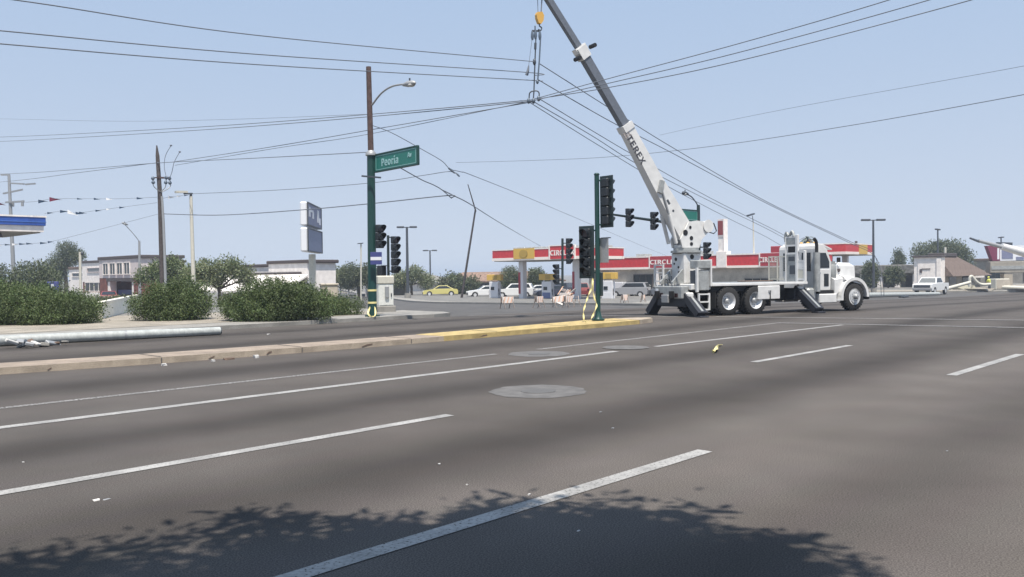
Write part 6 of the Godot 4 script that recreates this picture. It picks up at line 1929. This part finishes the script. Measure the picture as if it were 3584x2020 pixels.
func barricade(label: String, at: Vector3, turn: float, flop := 0.0):
	var o := thing("barricade", label, "barricade", at, turn, "folding barricades along the closed corner")
	o.rotation.z = flop
	for e in [-1, 1]:
		for x in [-0.33, 0.33]:
			var s := Sh.new()
			s.beam(Vector3(x, 0.0, e * 0.22), Vector3(x, 0.62, e * 0.03), 0.035, 0.035)
			part("leg", s, "barricade_leg", o)
	var n := 0
	for c in [[0.64, 0.34, 0.06, 1]]:
		var b = block(o, "board", -0.4, 0.4, c[0] - c[1], c[0], c[2], c[2] + 0.025, "barricade_white", 0.005)
		for k in 3:
			var s := Sh.new()
			var x: float = -0.3 + k * 0.26
			s.prism([Vector2(x - 0.07, c[0] - c[1] + 0.01), Vector2(x + 0.01, c[0] - c[1] + 0.01), Vector2(x + 0.13, c[0] - 0.01), Vector2(x + 0.05, c[0] - 0.01)], c[2] + 0.025, c[2] + 0.03)
			part("stripe", s, "orange", b)
	block(o, "back_board", -0.4, 0.4, 0.34, 0.64, -0.09, -0.065, "barricade_leg", 0.005)


func ribbon(called: String, label: String, pts: Array, w: float, m: String, twist := 2.0):
	var q := smooth(pts, 10)
	var s := Sh.new()
	var prev := []
	for i in q.size():
		var d: Vector3 = (q[mini(i + 1, q.size() - 1)] - q[maxi(i - 1, 0)]).normalized()
		var x := d.cross(Vector3(0.6, 0.2, 0.75)).normalized()
		var y := d.cross(x)
		var a := twist * TAU * i / q.size()
		var v := x * cos(a) + y * sin(a)
		var u := d.cross(v) * 0.003
		var ring := [q[i] + v * w / 2 + u, q[i] - v * w / 2 + u, q[i] - v * w / 2 - u, q[i] + v * w / 2 - u]
		if prev: s.hull8(prev + ring)
		prev = ring
	return tag(part(called, s, m), label, "caution tape", "torn strips of caution tape")


func lump(called: String, label: String, category: String, at: Vector3, r: Vector3, m: String, group := "", seed_ := 1):
	rng.seed = seed_
	var s := Sh.new()
	var pts := []
	for k in 8:
		var sx := -1.0 if k in [0, 3, 4, 7] else 1.0
		var sy := -1.0 if k in [0, 1, 4, 5] else 1.0
		var sz := -1.0 if k < 4 else 1.0
		pts.append(at + Vector3(sx * r.x * rng.randf_range(0.6, 1.1), r.y * (1.0 + sy * rng.randf_range(0.6, 1.0)) - r.y * 0.3, sz * r.z * rng.randf_range(0.6, 1.1)))
	s.hull8(pts)
	return tag(part(called, s, m), label, category, group)


func worker(label: String, at: Vector3, turn: float, lean: float):
	# a continuous body in smooth capsules, meshed from a distance field
	var o := thing("person", label, "person", at, turn, "crew at the far right")
	var h := Vector3(0, 0.92, 0)
	var ch := Vector3(0, 1.35, lean)
	var parts := {
		"trousers": [[h, Vector3(0.1, 0.5, 0.06), 0.12, 0.085], [Vector3(0.1, 0.5, 0.06), Vector3(0.12, 0.08, 0), 0.085, 0.06], [h, Vector3(-0.1, 0.5, 0.02), 0.12, 0.085], [Vector3(-0.1, 0.5, 0.02), Vector3(-0.12, 0.08, -0.06), 0.085, 0.06], [Vector3(0.12, 0.06, 0), Vector3(0.13, 0.04, 0.16), 0.055, 0.045], [Vector3(-0.12, 0.06, -0.06), Vector3(-0.13, 0.04, 0.1), 0.055, 0.045]],
		"shirt": [[h + Vector3(0, 0.06, 0), ch, 0.15, 0.19], [ch + Vector3(0.17, 0.08, 0), ch + Vector3(0.27, -0.2, 0.06), 0.075, 0.055], [ch + Vector3(-0.17, 0.08, 0), ch + Vector3(-0.26, -0.2, 0.08), 0.075, 0.055], [ch, ch + Vector3(0, 0.12, 0), 0.17, 0.08]],
		"skin": [[ch + Vector3(0, 0.12, 0), ch + Vector3(0, 0.24, 0.02), 0.06, 0.055], [ch + Vector3(0, 0.28, 0.03), ch + Vector3(0, 0.34, 0.03), 0.09, 0.095], [ch + Vector3(0.27, -0.2, 0.06), ch + Vector3(0.22, -0.42, 0.22), 0.05, 0.035], [ch + Vector3(-0.26, -0.2, 0.08), ch + Vector3(-0.2, -0.42, 0.24), 0.05, 0.035]],
	}
	for k in ["trousers", "shirt", "skin"]:
		part({"trousers": "trousers", "shirt": "shirt", "skin": "body"}[k], field(parts[k], 0.035), {"trousers": "trousers", "shirt": "hi_vis", "skin": "skin"}[k], o)
	var s := Sh.new()
	s.tube([ch + Vector3(0, 0.36, 0.03), ch + Vector3(0, 0.41, 0.03), ch + Vector3(0, 0.47, 0.03), ch + Vector3(0, 0.48, 0.03)], [0.125, 0.115, 0.06, 0.02], 14)
	s.cyl(ch + Vector3(0, 0.355, 0.03), ch + Vector3(0, 0.37, 0.04), 0.14, 14)
	part("hard_hat", s, "hi_vis", o)


func field(caps: Array, cell: float) -> Sh:
	var lo := Vector3.ONE * 99.0
	var hi := -lo
	for c in caps:
		for e in [0, 1]:
			lo = lo.min(c[e] - Vector3.ONE * (c[2 + e] + 0.06)); hi = hi.max(c[e] + Vector3.ONE * (c[2 + e] + 0.06))
	var n := Vector3i((hi - lo) / cell) + Vector3i.ONE * 2
	var val := PackedFloat32Array()
	val.resize(n.x * n.y * n.z)
	for x in n.x:
		for y in n.y:
			for z in n.z:
				var p := lo + Vector3(x, y, z) * cell
				var acc := 0.0
				for c in caps:
					var ab: Vector3 = c[1] - c[0]
					var t := clampf((p - c[0]).dot(ab) / ab.length_squared(), 0.0, 1.0)
					acc += exp(-((p - c[0] - ab * t).length() - lerpf(c[2], c[3], t)) * 45.0)
				val[(x * n.y + y) * n.z + z] = -log(maxf(acc, 1e-30)) / 45.0
	var verts := {}
	var s := Sh.new()
	s.st.set_smooth_group(1)
	for x in n.x - 1:
		for y in n.y - 1:
			for z in n.z - 1:
				var sum := Vector3.ZERO
				var cnt := 0
				for e in [[0, 0, 0, 1, 0, 0], [0, 1, 0, 1, 1, 0], [0, 0, 1, 1, 0, 1], [0, 1, 1, 1, 1, 1], [0, 0, 0, 0, 1, 0], [1, 0, 0, 1, 1, 0], [0, 0, 1, 0, 1, 1], [1, 0, 1, 1, 1, 1], [0, 0, 0, 0, 0, 1], [1, 0, 0, 1, 0, 1], [0, 1, 0, 0, 1, 1], [1, 1, 0, 1, 1, 1]]:
					var a := val[((x + e[0]) * n.y + y + e[1]) * n.z + z + e[2]]
					var b := val[((x + e[3]) * n.y + y + e[4]) * n.z + z + e[5]]
					if (a < 0.0) != (b < 0.0):
						sum += Vector3(e[0], e[1], e[2]).lerp(Vector3(e[3], e[4], e[5]), a / (a - b)); cnt += 1
				if cnt: verts[Vector3i(x, y, z)] = lo + (Vector3(x, y, z) + sum / cnt) * cell
	for x in range(1, n.x - 1):
		for y in range(1, n.y - 1):
			for z in range(1, n.z - 1):
				var a := val[(x * n.y + y) * n.z + z]
				for ax in 3:
					var d := Vector3i.ZERO
					d[ax] = 1
					var b := val[((x + d.x) * n.y + y + d.y) * n.z + z + d.z]
					if (a < 0.0) == (b < 0.0): continue
					var u := Vector3i.ZERO
					var v := Vector3i.ZERO
					u[(ax + 1) % 3] = 1; v[(ax + 2) % 3] = 1
					var k := Vector3i(x, y, z)
					var q := [verts.get(k - u - v), verts.get(k - v), verts.get(k), verts.get(k - u)]
					if null in q: continue
					var mid: Vector3 = lo + (Vector3(x, y, z) + Vector3(d) * 0.5) * cell
					var o: Vector3 = mid + Vector3(d) * cell * (3.0 if a >= 0.0 else -3.0)
					s.oquad(q[0], q[1], q[2], q[3], o)
	s.st.set_smooth_group(-1)
	return s


func small_things():
	# fallen poles
	var o := thing("fallen_pole", "long fallen white pole lying along the far lanes at left", "fallen pole")
	var s := Sh.new()
	s.cyl(Vector3(3.2, 0.15, -24.0), Vector3(11.9, 0.115, -22.55), 0.15, 24, 0.112)
	part("shaft", s, "white_pole", o)
	s = Sh.new()
	s.cyl(Vector3(11.9, 0.115, -22.55), Vector3(11.93, 0.115, -22.545), 0.095, 20)
	part("end_cap", s, "dark_metal", o)
	s = Sh.new()
	for x in [5.6, 9.4]: s.cyl(Vector3(x, 0.15 - (x - 3.2) * 0.004, -24.0 + (x - 3.2) * 0.16667), Vector3(x + 0.06, 0.15 - (x - 3.2) * 0.004, -24.0 + (x - 3.14) * 0.16667), 0.153 - (x - 3.2) * 0.0044, 24)
	part("joint_band", s, "galvanised", o)
	var a: Vector3 = Vector3(75.045, -0.863, -28.142)
	var b: Vector3 = Vector3(93.751, -1.074, -27.912)
	o = thing("fallen_pole", "fallen white pole on the road right of the truck's front wheel", "fallen pole")
	s = Sh.new()
	s.cyl(a + Vector3(-0.5, 0.32, 0.1) , b + Vector3(0, 0.2, 0), 0.24, 16, 0.16)
	part("shaft", s, "white_pole", o)
	s = Sh.new()
	var m := a.lerp(b, 0.42)
	s.box(m + Vector3(0, 0.08, 0.3), Vector3(1.4, 0.16, 0.5), Transform3D(), 0.04)
	part("bracket", s, "dark_metal", o)
	o = thing("fallen_pole", "fallen pole propped on debris right of the white pickup", "fallen pole")
	s = Sh.new()
	s.cyl(Vector3(105.414, -0.717, -30.87), Vector3(107.56, 0.113, -28.605), 0.22, 12, 0.17)
	part("shaft", s, "cream_pole", o)
	o = thing("fallen_pole", "pale fallen pole lying at the right edge below the pole sign", "fallen pole")
	s = Sh.new()
	s.cyl(Vector3(116.657, -0.605, -27.666), Vector3(121.367, -0.98, -22.641), 0.22, 12, 0.22)
	part("shaft", s, "cream_pole", o)
	s = Sh.new()
	s.tube(smooth([Vector3(109.68, -0.476, -29.255), Vector3(109.7, 0.551, -29.257), Vector3(109.896, 0.734, -29.054), Vector3(110.204, 0.168, -28.712), Vector3(110.643, -0.213, -28.235), Vector3(111.347, -0.179, -27.487)], 5), 0.17, 8)
	tag(part("bent_pole", s, "cream_pole"), "crumpled pale pole section between the propped pole and the worker", "fallen pole")
	lump("debris_heap", "pale heap under the crumpled pole, right of the pickup", "debris", Vector3(118.561, -1.1, -32.318), Vector3(1.5, 0.45, 1.2), "pale_heap", "", 3)
	lump("debris_heap", "low tan heap at the worker's feet", "debris", Vector3(112.566, -1.1, -28.943), Vector3(1.6, 0.25, 1.2), "dirt", "", 4)
	lump("debris_heap", "flat pale slab heap at the right edge below the fallen pole", "debris", Vector3(111.434, -1.1, -24.713), Vector3(1.8, 0.25, 1.0), "concrete", "", 5)
	worker("person in hi-vis and hard hat beside the cream equipment box", Vector3(112.778, -1.1, -27.928), -2.2, 0.12)
	o = thing("equipment_box", "cream equipment box on the sand below the pole sign", "cabinet", Vector3(117.052, -1.1, -27.935), -0.6)
	block(o, "body", -1.0, 1.0, 0.2, 1.5, -0.6, 0.6, "cream_pole", 0.06)
	block(o, "plinth", -1.05, 1.05, 0.0, 0.2, -0.65, 0.65, "concrete")
	block(o, "door", -0.9, 0.9, 0.3, 1.4, 0.6, 0.63, "stucco_beige", 0.02)
	# debris by the big fallen pole
	rng.seed = 9
	var ctr: Vector3 = Vector3(6.992, 0, -22.409)
	o = thing("broken_fitting", "broken lamp fitting scattered beside the big fallen pole", "debris", ctr)
	for k in 11:
		s = Sh.new()
		var c := Vector3(rng.randf_range(-0.75, 0.7), 0.05, rng.randf_range(-0.3, 0.3))
		s.box(Vector3.ZERO, Vector3(rng.randf_range(0.12, 0.42), rng.randf_range(0.03, 0.1), rng.randf_range(0.06, 0.2)), Transform3D(Basis.from_euler(Vector3(rng.randf_range(-0.5, 0.5), rng.randf() * TAU, rng.randf_range(-0.5, 0.5))), c + Vector3(0, 0.05 * (k % 3), 0)), 0.015)
		part("fragment", s, ["galvanised", "rust", "litter", "dark_metal", "concrete"][k % 5], o)
	# traffic control cabinet on its plinth
	b = Vector3(22.891, -0.051, -29.058) + Vector3(0, 0.13, 0)
	o = thing("control_cabinet", "white traffic control cabinet right of the green signal pole", "cabinet", b, -0.28)
	block(o, "plinth", -0.42, 0.42, -0.1, 0.26, -0.36, 0.36, "concrete", 0.03)
	block(o, "body", -0.34, 0.34, 0.26, 1.2, -0.28, 0.28, "cabinet_white", 0.02)
	block(o, "hood", -0.37, 0.37, 1.2, 1.55, -0.31, 0.32, "cream_pole", 0.04)
	block(o, "door", -0.3, 0.3, 0.3, 1.14, 0.28, 0.3, "cabinet_white", 0.008)
	block(o, "meter", -0.08, 0.1, 0.6, 1.1, 0.3, 0.38, "galvanised", 0.03)
	block(o, "handle", 0.2, 0.24, 0.65, 0.8, 0.3, 0.34, "dark_metal")
	# low masonry walls on the planted corner
	a = Vector3(12.627, 0, -33.034)
	b = Vector3(19.752, -0.231, -46.481)
	var c2: Vector3 = Vector3(18.193, -0.053, -34.206)
	o = thing("low_wall", "low beige wall seen between the left and middle shrubs", "wall")
	s = Sh.new()
	a.y = 0.1; b.y = 0.1
	s.beam(a + Vector3(0, 0.26, 0), b + Vector3(0, 0.26, 0), 0.2, 0.7)
	part("wall", s, "cream_wall", o)
	s = Sh.new()
	s.beam(a + Vector3(0, 0.64, 0), b + Vector3(0, 0.64, 0), 0.26, 0.07)
	part("cap", s, "cream_wall", o)
	o = thing("wall_end", "beige masonry wall end right of the widest shrub", "wall", Vector3(21.522, -0.056, -31.1) + Vector3(0, 0.1, 0), -0.5)
	block(o, "wall", -0.34, 0.34, -0.2, 1.2, -0.6, 0.3, "stucco_beige", 0.02)
	block(o, "cap", -0.38, 0.38, 1.2, 1.28, -0.64, 0.34, "stucco_beige", 0.02)
	# folding barricades
	var bl := [["leftmost barricade, near the canopy's first column", 1270, 46.5, -0.1, 0.0], ["barricade in line with the canopy column's red stripe", 1358, 47.0, 0.3, 0.0], ["barricade in front of the blue lower panel pump", 1426, 47.5, 0.2, 0.0], ["leaning barricade beside the thin signal post", 1408, 49.5, -0.4, 0.12], ["barricade just left of the median caution tape", 1448, 50.5, 0.7, -0.06], ["barricade right of the median signal post", 1571, 55, 0.3, 0.0], ["rightmost barricade, beside the crane's rear outrigger", 1618, 57, 0.5, 0.0]]
	var spots := [Vector3(33.693, -0.237, -32.015), Vector3(35.256, -0.249, -31.08), Vector3(36.754, -0.26, -30.215), Vector3(37.955, -0.306, -31.858), Vector3(39.431, -0.328, -31.745), Vector3(45.037, -0.431, -32.348), Vector3(47.532, -0.476, -32.613)]
	for k in bl.size(): barricade(bl[k][0], spots[k], bl[k][3], bl[k][4])
	rng.seed = 14
	o = thing("broken_barricade", "heap of broken orange and white barricade boards at the thin signal post's foot", "barricade", Vector3(39.686, -0.351, -32.935))
	for k in 12:
		s = Sh.new()
		s.box(Vector3.ZERO, Vector3(rng.randf_range(0.5, 0.9), 0.16, 0.03), Transform3D(Basis.from_euler(Vector3(rng.randf_range(-1, 1), rng.randf_range(-0.8, 0.8), rng.randf_range(-1.2, 1.2))), Vector3(rng.randf_range(-0.5, 0.5), rng.randf_range(0.25, 1.0), rng.randf_range(-0.3, 0.3))), 0.005)
		part("board", s, ["barricade_white", "orange", "barricade_white", "litter"][k % 4], o)
	# caution tape
	ribbon("caution_tape", "yellow tape hanging from the median signal head to the kerb top", [Vector3(21.198, 1.464, -16.432), Vector3(21.096, 1.192, -16.388), Vector3(20.936, 0.923, -16.407), Vector3(20.801, 0.705, -16.398), Vector3(20.667, 0.439, -16.389), Vector3(20.591, 0.174, -16.317)], 0.05, "tape_yellow", 2.5)
	ribbon("caution_tape", "yellow tape running down beside the median signal post", [Vector3(21.215, 1.439, -16.414), Vector3(21.191, 1.115, -16.431), Vector3(21.228, 0.816, -16.385), Vector3(21.187, 0.619, -16.278), Vector3(21.043, 0.377, -16.279), Vector3(20.901, 0.198, -16.28)], 0.05, "tape_yellow", 2.0)
	ribbon("caution_tape", "short tape end lying over the yellow kerb face", [Vector3(20.537, 0.155, -16.229), Vector3(20.445, 0.105, -16.034), Vector3(20.222, 0.014, -15.83), Vector3(19.888, -0.09, -15.6)], 0.07, "tape_yellow", 0.6)
	ribbon("caution_tape", "pale tape fluttering at the green signal pole's foot", [Vector3(19.17, 0.493, -25.143), Vector3(18.993, 0.27, -25.034), Vector3(18.947, 0.147, -24.788), Vector3(19.047, 0.217, -24.684), Vector3(19.166, 0.498, -24.855)], 0.06, "tape_yellow", 1.0)
	ribbon("caution_tape", "tape scrap curled on the lane beyond the long dash", [Vector3(15.013, 0.02, -8.667), Vector3(15.11, 0.06, -8.652), Vector3(16.198, 0.02, -9.217), Vector3(16.501, 0.03, -9.303)], 0.07, "tape_yellow", 0.8)
	# scraps on the asphalt
	var scraps := [["flattened white scrap on the near lane at lower left", Vector3(2.409, 0, -6.426), Vector3(0.045, 0.01, 0.03), "litter"], ["crumbs of grey grit beside the flattened white scrap", Vector3(2.469, 0, -6.392), Vector3(0.05, 0.006, 0.02), "galvanised"], ["small white scrap at far lower left lane edge", Vector3(2.49, 0, -8.269), Vector3(0.02, 0.01, 0.016), "litter"], ["small pale stone in the middle lane below the manhole", Vector3(4.811, 0, -5.388), Vector3(0.02, 0.012, 0.016), "litter"], ["tiny stone nearest the shadow's left part", Vector3(4.473, 0, -4.696), Vector3(0.012, 0.008, 0.012), "litter"], ["white stone right beside the long near dash", Vector3(4.559, 0, -4.136), Vector3(0.022, 0.012, 0.014), "litter"], ["dim scrap just below the manhole collar", Vector3(7.844, 0, -5.986), Vector3(0.03, 0.01, 0.02), "galvanised"], ["dim scrap between the manhole and the near dash", Vector3(7.099, 0, -5.26), Vector3(0.03, 0.01, 0.02), "galvanised"], ["white lump against the median kerb", Vector3(8.883, 0, -15.37), Vector3(0.07, 0.05, 0.05), "litter"], ["rusty flat piece lying along the median kerb", Vector3(8.382, 0, -15.523), Vector3(0.16, 0.03, 0.06), "rust"], ["small white lump left of the rusty piece", Vector3(7.987, 0, -15.418), Vector3(0.05, 0.03, 0.04), "litter"], ["pale lump farthest left along the median kerb", Vector3(7.05, 0, -15.481), Vector3(0.07, 0.03, 0.05), "litter"], ["pale straw bit inside the tree shadow", Vector3(4.115, 0, -3.323), Vector3(0.025, 0.006, 0.01), "litter"], ["faint scrap on the right hand lane", Vector3(8.06, 0, -2.337), Vector3(0.02, 0.008, 0.015), "galvanised"], ["pale scrap on the far lane near the corner", Vector3(12.769, 0, -21.429), Vector3(0.09, 0.03, 0.06), "litter"]]
	for k in scraps.size():
		lump("litter", scraps[k][0], "litter", scraps[k][1], scraps[k][2] * (0.55 if k < 8 or k > 11 else 0.8), scraps[k][3], "scraps on the asphalt", 60 + k)
